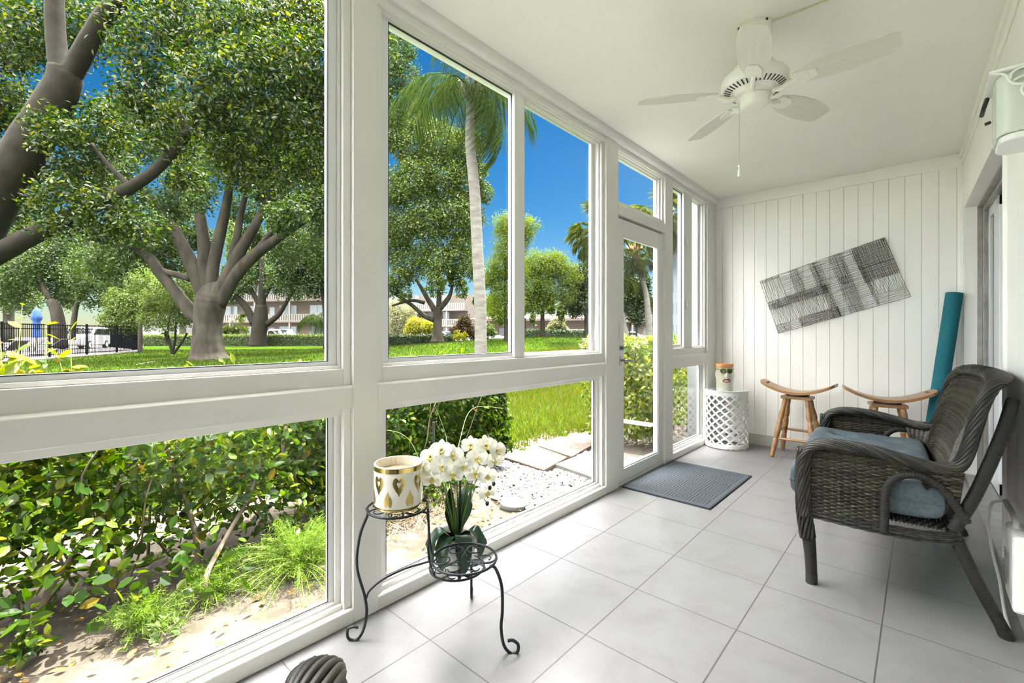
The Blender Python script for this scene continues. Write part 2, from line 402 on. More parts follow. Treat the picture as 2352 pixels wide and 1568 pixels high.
b = MB(); b.box((-.014,yl+.03,.995),(-.008,yl+.062,1.035)); b.box((-.014,yl+.03,.885),(-.008,yl+.062,.955)); b.build('lock_plate', pmat('worn_steel',(.5,.5,.5),.3,metal=1), d1, bevel=.002)
b = MB(); b.tube(spline([(-.01,yl+.045,.925),(.03,yl+.045,.925),(.042,yl+.055,.925),(.043,yl+.10,.922),(.04,yl+.155,.918)],5), .008, 8); b.tube([(-.01,yl+.045,1.015),(.012,yl+.045,1.015)], .014, 12)
b.tube(spline([(.012,yl+.045,1.015),(.03,yl+.05,1.02),(.034,yl+.09,1.03)],4), .005, 6)
b.build('door_handle', pmat('pewter_handle',(.25,.25,.24),.3,metal=1), d1, smooth=SM)
b = MB(); b.box((-.014,yl+.03,1.10),(.0,yl+.055,1.20)); b.build('door_closer', WHITE_PLASTIC, d1, bevel=.003)
b = MB()
for z in (.45,1.02,1.62): b.tube([(-.008,yr+.004,z),(-.008,yr+.004,z+.06)], .006, 8)
b.build('door_hinge', WHITE_PLASTIC, d1)
# flat cord cover running over the ceiling from the fan
b = MB(); b.tube([(1.10,2.335,H-.003),(1.5,2.345,H-.003),(1.92,2.36,H-.003)], .004, 6)
tag(b.build('electrical_wire', pmat('cream_cord',(.62,.58,.36),.5)), 'thin cream cord stapled along the ceiling, running from the fan mount to the right wall', 'cord')
# ================================================================ outside
def gz(x, y): return -.1 + .98*np.exp(-((x+15.5)**2 + (y-23)**2)/(2*7.5**2))
GX, GY = np.meshgrid(np.r_[np.linspace(-120,-42,14), np.linspace(-40,-1.4,60)], np.r_[np.linspace(-30,0,12), np.linspace(1,60,90), np.linspace(66,150,14)], indexing='ij')
def grid_mesh(X, Y, Z):
    a, c = X.shape; V = np.stack([X,Y,Z],-1).reshape(-1,3)
    i = np.arange(a-1)[:,None]; j = np.arange(c-1)[None,:]
    Q = np.stack([i*c+j, (i+1)*c+j, (i+1)*c+j+1, i*c+j+1],-1).reshape(-1,4)
    b = MB(); b.add(V, Q); return b
GRASS = pmat('lawn_grass', (.020,.036,.003), .9, noise=.5, nscale=.35, col2=(.009,.019,.002), bump=.8, bscale=14, spec=0)  # lowered colour and broad dark patches stand in for dappled tree shade
grid_mesh(GX, GY, gz(GX, GY)).build('lawn', GRASS, smooth=True)['kind'] = 'structure'
SOIL = pmat('sandy_soil', (.080,.066,.053), .95, noise=.3, nscale=7, col2=(.042,.035,.026), bump=.9, bscale=40, spec=.1)
sx, sy = np.meshgrid(np.linspace(-2.9,-.1,80), np.linspace(-3,12,300), indexing='ij')
edge = -1.42-.75*np.clip((3.3-sy)/.5,0,1)-.10*np.sin(sy*2.3)-.06*np.sin(sy*6.1) -.35*np.clip((sy-3.0)/1.0,0,1)
sz = -.088 + .010*np.sin(sx*9+sy*3)*np.cos(sy*7) + .006*RNG.standard_normal(sx.shape)
sz = np.where(sx < edge, -.13, sz)
grid_mesh(sx, sy, sz).build('soil_bed', SOIL, smooth=True)['kind'] = 'structure'
ASPH = pmat('asphalt', (.16,.15,.15), .9, noise=.2, nscale=2)
b = MB(); P = [at(-600,766,52), at(1700,766,50), at(1900,766,140), at(-1500,766,140)]
b.add([(p[0],p[1],-.07) for p in P]+[(p[0],p[1],-.12) for p in P], [(0,1,2,3),(4,5,6,7)]); b.build('parking_lot', ASPH)['kind'] = 'structure'
# pool terrace behind the fence
PAVE = pmat('terrace_paving', (.030,.026,.024), .8, noise=.15, nscale=1)
b = MB(); P = [at(-250,766,17.5), at(30,766,19.3), at(325,766,30), at(330,766,46), at(-700,766,46)]
b.add([(p[0],p[1],-.055) for p in P]+[(p[0],p[1],-.12) for p in P], [(0,1,2,3,4),(5,6,7,8,9),(0,1,6,5),(1,2,7,6)]); b.build('pool_terrace', PAVE)['kind'] = 'structure'

# ---------------------------------------------------------------- leaves
def leaves(b, C, size, up=.35, out=None, oval=False, asp=.5, jit=.35, droop=0, m=0):
    n = len(C); N = RNG.standard_normal((n,3)); N[:,2] += up*2
    if out is not None: N += out
    N /= np.linalg.norm(N, axis=1, keepdims=True)
    D = RNG.standard_normal((n,3)); D[:,2] -= droop; D -= N*(D*N).sum(1,keepdims=True); D /= np.linalg.norm(D, axis=1, keepdims=True)
    S = np.cross(N, D); L = (size*(1+jit*RNG.uniform(-1,1,n)))[:,None]; w = L*asp
    if oval:
        v = [C, C+D*L*.3-S*w*.42+N*L*.06, C+D*L*.68-S*w*.40+N*L*.06, C+D*L, C+D*L*.68+S*w*.40+N*L*.06, C+D*L*.3+S*w*.42+N*L*.06]
        V = np.stack(v,1).reshape(-1,3); i = np.arange(n)[:,None]*6
        Q = np.concatenate([i+np.array([[0,1,2,3]]), i+np.array([[0,3,4,5]])])
    else:
        v = [C, C+D*L*.45-S*w*.5+N*L*.07, C+D*L, C+D*L*.45+S*w*.5+N*L*.07]
        V = np.stack(v,1).reshape(-1,3); i = np.arange(n)[:,None]*4
        Q = np.concatenate([i+np.array([[0,1,2]]), i+np.array([[0,2,3]])])
    b.add(V, Q, m)
def sph(n):
    v = RNG.standard_normal((n,3)); return v/np.linalg.norm(v, axis=1, keepdims=True)
def cloud(b, clusters, n, size, per=16, sig=.16, shell=(.45,1.0), **kw):
    c = np.array(clusters, float); w = c[:,3]*c[:,4]+c[:,4]*c[:,5]; w = w/w.sum()
    nt = max(1, n//per); idx = RNG.choice(len(c), nt, p=w)
    d = sph(nt); rr = RNG.uniform(shell[0]**2, shell[1]**2, nt)**.5
    tw = c[idx,:3] + d*rr[:,None]*c[idx,3:6]
    s = sig*c[idx,3:6].mean(1)
    k = RNG.integers(0, nt, n)
    C = tw[k] + RNG.standard_normal((n,3))*np.minimum(s[k], .9)[:,None]
    leaves(b, C, size, out=d[k]*.8, **kw)
def cl(lst, zdef=None, depth=.9):
    out = []
    for t in lst:
        u, v, r = t[0], t[1], t[2]; Z = t[3] if len(t) > 3 else zdef
        ry = t[4] if len(t) > 4 else r
        p = at(u, v, Z); R = r*Z/F; out.append((p[0],p[1],p[2], R*depth, R*depth, ry*Z/F))
    return out
BARK = pmat('grey_bark', (.030,.026,.019), .9, noise=.4, nscale=3, col2=(.012,.010,.007), bump=.8, bscale=6, stretch=(1,1,.35), spec=.1)
BARK_D = pmat('dark_bark', (.014,.012,.008), .9, noise=.4, nscale=6, bump=.7, bscale=7, spec=.1)
BARK_P = pmat('palm_bark', (.12,.115,.10), .9, noise=.3, nscale=3, col2=(.075,.07,.06), bump=.6, bscale=8, stretch=(1,1,4), spec=.1)
def limb(b, pix, Zs, sides=10, k=6):
    """pix: (u, v, width in px [, Z])"""
    P = []; R = []
    for t in pix:
        Z = t[3] if len(t) > 3 else Zs
        P.append(at(t[0], t[1], Z)); R.append(t[2]*.5*Z/F)
    S = spline(np.c_[np.array(P), np.array(R)], k)
    b.tube(S[:,:3], np.maximum(S[:,3],.01)*(1+.012*np.sin(np.arange(len(S))*1.7)), sides)
def tree(name, label, trunk, branches, Z, clusters, n, size, leafm, bark=BARK, group=None, cat='tree', per=16, sig=.16, **kw):
    base = at(trunk[0][0], trunk[0][1], trunk[0][3] if len(trunk[0])>3 else Z)
    r = empty(name, base, label=label, cat=cat, group=group)
    inv = lambda V: V - np.array(base)
    b = MB(); limb(b, trunk, Z, 14); b.build('trunk', bark, r, smooth=True, xf=inv)
    for br in branches:
        b = MB(); limb(b, br, Z); b.build('branch', bark, r, smooth=True, xf=inv)
    b = MB(); cloud(b, clusters, n, size, per=per, sig=sig, **kw); b.build('foliage', leafm, r, xf=inv)
    return r
L_FICUS = leaf_mat('ficus_leaves', [(0,(.007,.020,.004)),(.5,(.015,.042,.007)),(.8,(.042,.085,.012)),(1,(.19,.20,.02))], .38, .10, .3)
L_OAK = leaf_mat('oak_leaves', [(0,(.016,.040,.010)),(.6,(.038,.080,.018)),(1,(.085,.13,.03))], .3, .09, .35)
L_OAK2 = leaf_mat('yellowish_oak_leaves', [(0,(.022,.05,.010)),(.5,(.055,.10,.018)),(1,(.14,.18,.035))], .3, .09, .35)  # lighter, more yellow-green than the other oak leaves
L_LIGHT = leaf_mat('light_leaves', [(0,(.045,.085,.018)),(.6,(.085,.14,.03)),(1,(.16,.21,.06))], .35, .07, .4)
L_FEATH = leaf_mat('feathery_leaves', [(0,(.055,.10,.012)),(1,(.13,.18,.03))], .4, .04, .5)
L_DARK = leaf_mat('dark_leaves', [(0,(.010,.026,.008)),(.7,(.024,.052,.014)),(1,(.06,.10,.02))], .25, .08, .3)
L_PALM = leaf_mat('palm_leaves', [(0,(.014,.035,.012)),(1,(.06,.09,.03))], .25, .0, .4)
L_FAN = leaf_mat('fan_palm_leaves', [(0,(.030,.055,.014)),(1,(.13,.16,.05))], .3, .02, .4)
L_PALE = leaf_mat('pale_leaves', [(0,(.16,.18,.13)),(1,(.30,.30,.24))], .3, .05, .5)
L_YEL = leaf_mat('yellow_leaves', [(0,(.18,.20,.02)),(1,(.38,.36,.04))], .35, .05, .5)

# --- big spreading tree whose limbs cross the left window
tree('ficus_tree', 'large dark tree at far left whose thick forking limbs cross the left window', 
  [(-130,860,95,8.2),(-90,640,88,8.1),(-20,470,84,8),(60,340,78,8),(140,205,66,8),(150,160,60,8)],
  [[(148,190,46,8),(132,120,38,8),(126,40,36,8),(124,-60,34,8)], [(145,195,44,8),(175,150,42,8),(205,95,40,7.9),(250,25,38,7.8),(330,-50,30,7.7)],
   [(-90,620,60,8.1),(0,580,46,8),(60,548,42,8),(150,505,36,8),(260,450,30,8),(300,430,27,8),(352,395,24,8),(400,345,22,8),(440,290,19,8),(472,225,15,8),(480,150,10,8)],
   [(352,395,14,8),(420,300,12,8),(405,240,9,8)], [(300,430,14,8),(250,380,10,8),(210,330,7,8)]],
  8, cl([(60,60,90,8.5),(200,50,80,9),(340,90,90,8),(430,40,80,8.5),(530,60,80,8),(640,50,90,8.5),(740,20,80,9),(330,220,70,8),(470,200,80,7.6),(560,150,70,7.5),(650,140,80,7.8),(745,150,70,8),
     (230,300,70,8.5),(40,260,60,9.5),(20,120,50,9),(120,300,55,7.6),(90,400,60,8.4),(30,470,55,9),(200,400,50,8.6),(390,300,60,8),(500,300,70,8),(600,270,75,8),(700,270,75,8.2),(150,470,70,7.8),(240,500,60,7.9),(310,520,45,7.9),
     (560,390,55,8.5),(640,370,60,8.6),(740,380,60,9),(420,400,45,9), (830,60,80,8.5),(800,260,70,8.8),(-60,200,120,9),(-60,420,90,9)]), 74000, .085, L_FICUS, BARK_D, asp=.5, per=20, sig=.2)

# --- oak in the middle of the left window
tree('oak_tree', 'big grey-barked oak in the middle of the left window, trunk splitting into many limbs',
  [(480,832,104,21),(478,815,74,21),(476,780,62,21),(478,740,58,21),(483,700,64,21),(486,680,60,21),(490,660,40,21),(492,645,14,21)],
  [[(470,740,30,21),(440,718,30,21),(405,672,26,21),(372,632,24,21),(340,590,22,21),(290,565,16,21),(235,520,9,21)],
   [(474,690,36,21),(455,640,34,21),(432,590,30,21),(400,530,26,21),(360,480,22,21),(315,430,17,21),(270,392,10,21)],
   [(440,640,16,21),(410,632,15,21),(372,622,14,21)],
   [(478,690,32,21),(470,620,28,21),(468,560,26,21),(458,480,20,21),(450,420,12,21)],
   [(482,680,30,21),(490,610,26,21),(505,540,24,21),(520,470,20,21),(530,400,14,21),(528,330,8,21)],
   [(494,700,34,21),(520,640,30,21),(552,575,26,21),(585,520,20,21),(615,460,15,21),(645,400,8,21)],
   [(500,700,34,21),(535,640,30,21),(580,590,26,21),(640,545,20,21),(700,505,15,21),(765,460,9,21)],
   [(530,600,18,21),(545,540,16,21),(555,480,13,21),(575,420,9,21)],
   [(560,610,16,21),(610,550,13,21),(650,500,10,21)]],
  21, cl([(260,400,60,20),(320,470,50,20),(400,470,45,22),(440,400,60,21),(520,360,60,20),(600,400,60,21),(680,420,60,20),(740,480,50,21),(640,470,50,22),(560,480,40,24),(300,560,60,21),(240,600,50,21),(350,560,45,23),
     (380,600,40,24),(420,520,50,24),(700,360,60,21),(760,420,60,22),(560,280,80,22),(430,300,80,22),(700,260,80,22),(660,560,50,26),(740,580,50,22),(580,540,30,25),(310,300,80,22),(470,560,34,25),(350,520,40,19),(640,500,40,19),(560,600,26,26),(420,660,30,26),(460,450,40,19),(680,480,36,19)]), 80000, .15, L_OAK, BARK, per=18)
# --- trees behind it
tree('oak_tree', 'mid-size dark-trunked oak standing on the lawn right of the big oak',
  [(592,795,40,44),(594,770,34,44),(598,735,32,44),(600,700,24,44)],
  [[(585,745,18,44),(565,705,16,44),(540,680,12,44),(510,662,7,44)],[(600,705,20,44),(603,660,16,44),(603,610,14,44),(600,590,8,44)],[(612,745,14,44),(640,722,11,44),(660,690,8,44),(680,660,5,44)],
   [(604,690,9,44),(622,655,8,44),(640,620,5,44)],[(596,700,12,44),(575,660,9,44),(570,630,6,44)]],
  44, cl([(560,640,34,44),(600,610,36,45),(640,640,36,44),(680,660,30,44),(530,670,26,44),(600,580,40,46),(660,600,40,46),(570,560,40,46),(700,610,40,46)]), 26000, .22, L_OAK, BARK_D)
tree('dark_tree', 'dark leafy tree at the right edge of the left window, before the peach building',
  [(752,800,18,36),(752,740,17,36),(748,680,20,36),(742,620,20,36),(728,570,14,36)],
  [[(745,640,14,36),(720,590,10,36),(700,560,6,36)],[(748,620,12,36),(765,570,9,36)]],
  36, cl([(700,600,42,36),(670,630,34,36),(740,560,50,36),(700,540,50,36),(720,650,34,36),(650,600,28,36),(760,640,36,36),(770,540,50,36),(650,540,30,37)]), 26000, .20, L_DARK, BARK_D)
tree('shade_tree', 'bushy tree with two pale leaning trunks behind the black pool fence',
  [(140,800,26,32),(136,750,24,32),(128,710,22,32),(116,690,18,32)],
  [[(165,780,12,32),(172,720,10,32),(180,690,9,32),(195,655,8,32),(200,630,5,32)],[(116,690,10,32),(100,660,9,32),(88,630,6,32)]],
  32, cl([(60,620,55,32),(120,600,60,33),(200,620,55,32),(260,620,50,31),(40,560,60,34),(170,560,60,34),(240,560,50,34),(300,640,40,31),(150,670,40,34),(215,680,36,32),(10,660,50,32),(60,690,30,36)]), 46000, .17, L_OAK, BARK)
tree('small_tree', 'slender multi-stemmed young tree with light leaves just left of the big oak',
  [(396,812,7,24),(392,795,6,24),(382,780,6,24),(380,760,5,24)],
  [[(396,812,6,24),(402,780,5,24),(404,740,4,24)],[(398,812,6,24),(415,790,5,24),(430,765,4,24)],[(392,800,5,24),(385,760,4,24),(392,720,3,24)]],
  24, cl([(390,730,34,24),(430,720,30,24),(350,730,30,24),(400,690,36,24),(440,680,28,24),(350,690,28,24)]), 9000, .11, L_LIGHT, BARK_D)
tree('small_tree', 'light green spreading tree beside the end of the black fence',
  [(322,812,10,29.5),(322,770,9,29.5),(322,720,8,29.5)], [[(322,720,6,29.5),(300,690,5,29.5)],[(322,730,6,29.5),(345,700,5,29.5)]],
  29.5, cl([(285,715,36,30),(320,700,40,30),(255,735,26,30),(350,690,36,30),(275,690,32,30),(300,745,24,30),(385,665,32,30),(330,650,32,30)]), 17000, .14, L_LIGHT, BARK)
tree('oak_tree', 'tall broad oak seen in the middle window, left of the palm trunk',
  [(1005,785,34,40),(1005,770,24,40),(1005,740,20,40),(1004,705,22,40)],
  [[(998,735,13,40),(975,725,11,40),(945,700,9,40),(915,680,7,40),(890,662,5,40)],[(998,712,14,40),(985,690,12,40),(970,665,9,40),(955,640,5,40)],[(1008,705,12,40),(1008,660,10,40),(1004,600,6,40)],
   [(1010,708,14,40),(1026,690,12,40),(1036,670,8,40),(1040,640,5,40)],[(975,695,9,40),(945,690,7,40),(900,702,4,40)]],
  40, cl([(940,600,50,40),(1000,600,50,39),(1050,590,46,40),(920,520,50,40),(980,510,56,39),(1040,500,56,40),(900,440,50,40),(950,420,56,39),(1010,410,60,40),(1070,420,50,41),(940,330,60,40),(1010,330,56,40),(1070,340,46,41),(1080,500,40,42),
     (920,640,30,39),(1000,650,30,38),(1070,560,36,42),(900,300,50,40),(1110,440,28,42),(900,560,40,40),(1050,640,24,40),(960,275,36,40),(1100,390,24,41),(1090,620,26,44),(900,660,26,40),(930,680,20,39),(1060,665,18,42)]), 80000, .22, L_OAK2, BARK, sig=.12)
tree('tall_tree', 'tall leafy tree top above the drooping palm fronds at the middle window corner',
  [(860,800,40,30),(860,500,30,30),(870,250,20,30)], [[(870,300,14,30),(900,200,8,30)]],
  30, cl([(905,110,40,30),(930,180,40,30),(870,160,60,30),(900,250,50,30),(960,230,30,30),(830,220,60,31),(940,120,22,30)]), 18000, .16, L_OAK, BARK)
tree('feathery_tree', 'thin-trunked tree with airy light green foliage right of the palm trunk',
  [(1162,800,9,25),(1162,750,8,25),(1160,690,7,25),(1162,600,6,25),(1165,520,4,25)],
  [[(1160,690,4,25),(1145,640,3,25)],[(1162,640,4,25),(1185,590,3,25)],[(1162,700,4,25),(1180,670,3,25)]],
  25, cl([(1160,520,32,25),(1170,570,38,25),(1150,610,36,25),(1190,540,36,25),(1185,620,32,25),(1150,670,30,25),(1180,690,28,25),(1135,700,28,26),(1215,520,26,25),(1130,640,26,25),(1140,720,22,25),(1175,730,20,26)]), 26000, .13, L_FEATH, BARK_D, asp=.3, sig=.2)
tree('feathery_tree', 'rounded light green airy tree in the middle of the lawn mound',
  [(1246,775,12,33),(1246,740,10,33),(1246,700,8,33)], [[(1246,720,6,33),(1225,680,4,33)],[(1246,710,6,33),(1270,670,4,33)]],
  33, cl([(1230,610,34,33),(1270,610,36,33),(1300,630,30,33),(1220,660,34,33),(1260,660,36,33),(1300,670,28,33),(1240,700,26,33),(1210,700,24,33),(1200,620,26,33),(1325,640,18,33),(1280,600,20,33)]), 26000, .17, L_FEATH, BARK_D, asp=.3, sig=.18)
tree('round_tree', 'round dark green tree near the right end of the middle window',
  [(1347,790,12,34),(1347,740,10,34),(1346,700,9,34)], [[(1347,720,6,34),(1365,690,4,34)]],
  34, cl([(1330,640,34,34),(1360,630,38,34),(1310,690,24,34),(1345,690,34,34),(1380,680,34,34),(1365,600,30,34),(1320,715,16,34),(1390,620,30,34)]), 22000, .17, L_DARK, BARK_D)
tree('round_tree', 'round dark glossy tree between the two palms seen through the door',
  [(1462,790,5,30),(1462,750,5,30),(1462,720,5,30)], [[(1445,785,4,30),(1447,740,4,30)]],
  30, cl([(1462,660,30,30),(1445,690,26,30),(1475,690,26,30),(1460,720,24,30),(1440,650,20,30),(1480,650,18,30)]), 14000, .15, L_DARK, BARK_D)
tree('background_tree', 'low leafy green tree mass behind the feathery trees on the mound', [(1205,785,8,46),(1205,730,7,46)], [], 46, cl([(1130,700,24,46),(1150,730,16,46),(1200,700,26,46),(1190,660,22,46),(1225,735,14,46),(1290,715,22,46),(1320,700,24,46),(1265,700,24,46),(1110,650,18,46),(1095,690,16,46)],depth=.4), 12000, .24, L_OAK2, BARK_D)
# trees closing the view at the far left and over the roofs
tree('background_tree', 'hazy tree mass far behind the pool fence at the left edge',
  [(20,786,20,60),(20,700,18,60)], [], 60, cl([(10,660,60,59),(80,640,60,60),(160,650,60,60),(240,660,50,60),(-60,600,90,59),(60,560,80,60),(200,570,80,60),(330,600,60,60)],depth=.3), 30000, .34, L_LIGHT, BARK)
tree('background_tree', 'pale leafy tree mass between the oak limbs and the far building',
  [(420,790,14,57),(420,720,12,57)], [], 57, cl([(360,640,50,57),(430,640,50,57),(470,700,24,57),(520,640,36,57),(620,630,36,57),(700,600,60,57),(540,560,60,57),(640,540,70,57),(400,540,60,57)],depth=.25), 26000, .34, L_LIGHT, BARK)
def shrub(name, label, lst, Z, n, size, m, cat='shrub', **kw):
    b = MB(); C = cl(lst, Z); cloud(b, C, n, size, **kw)
    base = (C[0][0], C[0][1], float(gz(C[0][0], C[0][1])))
    for k in range(4):
        b.tube([base, (C[0][0]+(k-1.5)*.2, C[0][1], C[0][2])], .03, 5, m=1)
    o = b.build(name, [m, BARK_D], xf=lambda V: V-np.array(base)); o.location = base
    return tag(o, label, cat)
shrub('shrub', 'bright yellow-green shrub left of the middle oak trunk', [(955,748,20),(975,755,20),(940,755,14),(990,752,14)], 47, 5000, .18, L_YEL)
shrub('shrub', 'dark reddish bushy shrub beside the palm trunk', [(1068,752,22),(1050,760,16),(1085,765,18),(1068,738,14)], 46, 6000, .18, leaf_mat('reddish_leaves',[(0,(.03,.02,.012)),(1,(.09,.06,.035))],.2,.05,.5))
shrub('shrub', 'low golden shrub at the foot of the reddish shrub', [(1052,771,12),(1066,772,9)], 42, 1500, .12, L_YEL)
shrub('shrub', 'pale flowering shrub at the left end of the middle window', [(915,735,26),(900,760,20),(940,720,20),(930,755,20),(905,710,24)], 56, 9000, .2, L_PALE)
shrub('shrub', 'pale grey shrub in front of the low far building', [(1275,745,14),(1262,755,10),(1290,750,12)], 48, 2500, .18, L_PALE)
shrub('shrub', 'light green shrub right of the palm trunk', [(1120,755,14),(1110,765,10),(1130,765,10)], 44, 2500, .16, L_LIGHT)
shrub('shrub', 'leafy white-flecked shrub at the foot of the clipped hedge by the lawn', [(1350,788,14),(1366,792,16),(1340,796,10)], 17, 1400, .09, L_PALE)

# far clipped hedges
def hedge_line(label, pix, h, wd, n, size, m):
    b = MB(); P = [at(u,v,Z) for u,v,Z in pix]; A = np.array(P[0]); B = np.array(P[1]); d = B-A; d[2] = 0; Ln = np.linalg.norm(d); d /= Ln; s = np.cross(d,[0,0,1])
    t = RNG.uniform(0,Ln,n); q = RNG.uniform(-1,1,n); f = RNG.integers(0,3,n)
    off = np.where(f==0, np.sign(q)*wd/2, q*wd/2); z = np.where(f==0, RNG.uniform(0,h,n), h)
    C = A[None,:]*[1,1,0] + d*t[:,None] + s*off[:,None]; g = gz(C[:,0], C[:,1]); C[:,2] = g+z+RNG.normal(0,.06,n)
    leaves(b, C, size, out=np.c_[s[0]*q, s[1]*q, np.ones(n)*.5])
    # dense twiggy core
    ng = 24
    for k in range(ng):
        a = A + d*Ln*k/ng; c = A + d*Ln*(k+1)/ng; zz = float(gz(a[0],a[1]))
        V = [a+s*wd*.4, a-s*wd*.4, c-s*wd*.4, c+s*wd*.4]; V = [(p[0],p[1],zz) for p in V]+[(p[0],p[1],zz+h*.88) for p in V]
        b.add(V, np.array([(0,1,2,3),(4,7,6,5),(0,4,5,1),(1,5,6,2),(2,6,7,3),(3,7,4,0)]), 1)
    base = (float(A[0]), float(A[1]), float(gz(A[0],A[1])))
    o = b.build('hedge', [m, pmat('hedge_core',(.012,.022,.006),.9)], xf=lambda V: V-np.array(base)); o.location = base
    return tag(o, label, 'hedge')
hedge_line('long low clipped hedge behind the big oak, edging the car park', [(325,790,45),(770,790,46)], 1.0, 1.0, 16000, .15, L_LIGHT)
hedge_line('low dark hedge behind the oak in the middle window', [(880,790,42),(1045,790,44)], .95, 1.0, 7000, .14, L_DARK)
hedge_line('low dark hedge along the mound in front of the white cars', [(1200,775,40),(1380,775,41)], 1.15, 1.0, 7000, .14, L_DARK)

# ---------------------------------------------------------------- palms
def droop_frond(L, bend, nl, ll, drop):
    b = MB(); t = np.linspace(0,1,12)
    x = L*(t-.18*bend*t**2.5); z = L*(.50*t - bend*.95*t**2.2)
    P = np.c_[x, 0*x, z]; b.tube(P, np.linspace(.03,.006,12)*1, 5)
    tt = np.repeat(np.linspace(.12,1,nl),2); sd = np.tile([-1.,1.],nl)
    X = np.interp(tt,t,x); Z = np.interp(tt,t,z)
    n = len(tt); l = ll*(.55+.45*np.sin(tt*pi))*RNG.uniform(.8,1.15,n)
    C = np.c_[X, 0*X, Z]; sw = RNG.uniform(.25,.6,n)
    A1 = C + np.c_[.15*l, sd*l*sw*.55, -l*drop*.25]; A2 = C + np.c_[.22*l, sd*l*sw*.8, -l*drop*.95]
    w = .012; Wd = np.tile([[1.,0,0]],(n,1))*w
    V = np.stack([C-Wd*.4, A1-Wd, A2, A1+Wd, C+Wd*.4],1).reshape(-1,3); i = np.arange(n)[:,None]*5
    b.add(V, np.concatenate([i+np.array([[0,1,3,4]])])); b.add(V, np.concatenate([i+np.array([[1,2,3]])]))
    return b
def fan_frond(L, R):
    b = MB(); t = np.linspace(0,1,6); P = np.c_[L*t, 0*t, .28*L*t-.35*L*t*t]
    b.tube(P, np.linspace(.018,.010,6), 5); c = P[-1]
    n = 34; a = np.linspace(-2.5,2.5,n); rr = R*(1-.18*np.abs(a)/2.5)*RNG.uniform(.85,1.05,n)
    D = np.c_[np.cos(a), np.sin(a), -.25+0*a]; S = np.c_[-np.sin(a), np.cos(a), 0*a]
    M1 = c+D*rr[:,None]*.55; T = c+D*rr[:,None]; T[:,2] -= rr*.35*RNG.uniform(.3,1.4,n)
    V = np.stack([np.tile(c,(n,1)), M1-S*R*.035, T, M1+S*R*.035],1).reshape(-1,3); i = np.arange(n)[:,None]*4
    b.add(V, np.concatenate([i+np.array([[0,1,2]]), i+np.array([[0,2,3]])])); return b
def palm(label, trunk, Z, kind, nf, scale, seed, name='palm_tree', bootc=None):
    rn = random.Random(seed)
    base = at(trunk[0][0], trunk[0][1], Z); r = empty(name, base, label=label, cat='palm tree')
    inv = lambda V: V-np.array(base)
    b = MB(); P = np.array([at(u,v,Z) for u,v,w in trunk]); R = np.array([w*.5*Z/F for u,v,w in trunk]); S = spline(np.c_[P,R],10)
    b.tube(S[:,:3], S[:,3]*(1+.008*np.sin(np.arange(len(S))*2.4)), 16); b.build('trunk', BARK_P, r, smooth=True, xf=inv)
    top = np.array(P[-1])-np.array(base); ru = R[-1]
    b = MB()
    for k in range(14):
        a = k*2.4; q = [top+np.array([cos(a)*ru*.8, sin(a)*ru*.8, -.25*scale+.03*k*scale]), top+np.array([cos(a)*ru*1.5, sin(a)*ru*1.5, .02*k*scale]), top+np.array([cos(a)*ru*2.6, sin(a)*ru*2.6, .22*scale+.03*k*scale])]
        b.tube(q, [ru*.5, ru*.4, ru*.12], 6)
    b.build('leaf_base', bootc or BARK_P, r, smooth=True)
    protos = []
    for k in range(4):
        if kind == 'droop': m = droop_frond(2.3*scale, rn.uniform(.75,1.25), 58, 1.4*scale, 1.0)
        else: m = fan_frond(.9*scale, .62*scale)
        protos.append(m)
    for k in range(nf):
        pr = protos[k % 4]
        if k < 4: o = pr.build('frond', L_PALM if kind == 'droop' else L_FAN, r); protos[k] = pr; pr.obj = o
        else: o = protos[k%4].obj.copy(); COL.objects.link(o); o.parent = r
        az = k*2.399+rn.uniform(-.2,.2); el = (rn.uniform(-.9,.5) if kind == 'droop' else math.asin(rn.uniform(-.8,.72)))
        o.rotation_euler = (rn.uniform(-.3,.3), -el, az); o.location = top+np.array([0,0,.15*scale])
    return r
palm('tall palm with smooth grey trunk and long drooping fronds in the middle window', [(1103,875,30),(1104,800,28),(1103,700,27),(1096,560,26),(1090,440,25),(1080,330,23),(1080,262,19),(1082,215,26)], 12, 'droop', 15, .86, 3)
palm('palm with thick brown-booted trunk leaning left, seen through the door', [(1494,800,16),(1490,740,15),(1484,680,13),(1474,640,12),(1462,598,11),(1458,580,15)], 26, 'fan', 26, 1.35, 5, bootc=pmat('orange_boots',(.22,.11,.05),.9))
palm('slim pale palm trunk at the left side of the door glass', [(1446,800,13),(1440,775,11),(1430,720,8),(1424,670,7),(1424,630,7)], 26, 'fan', 20, 1.2, 6)
palm('fan palm whose crown fills the window right of the door', [(1532,800,16),(1534,700,12),(1536,600,11),(1536,500,11)], 20, 'fan', 34, 1.35, 8)
palm('fan palm with shaggy crown at the right edge of the middle window', [(1372,800,14),(1372,680,12),(1374,600,10),(1374,530,10)], 24, 'fan', 34, 1.35, 9)
palm('short fan palm in front of the far building, right of the big oak', [(528,790,5),(530,765,5),(533,745,5)], 55, 'fan', 14, 1.5, 10)
palm('slender curved palm by the building at the right edge of the left window', [(722,792,3),(724,760,3),(728,730,3)], 50, 'droop', 12, 1.0, 12)

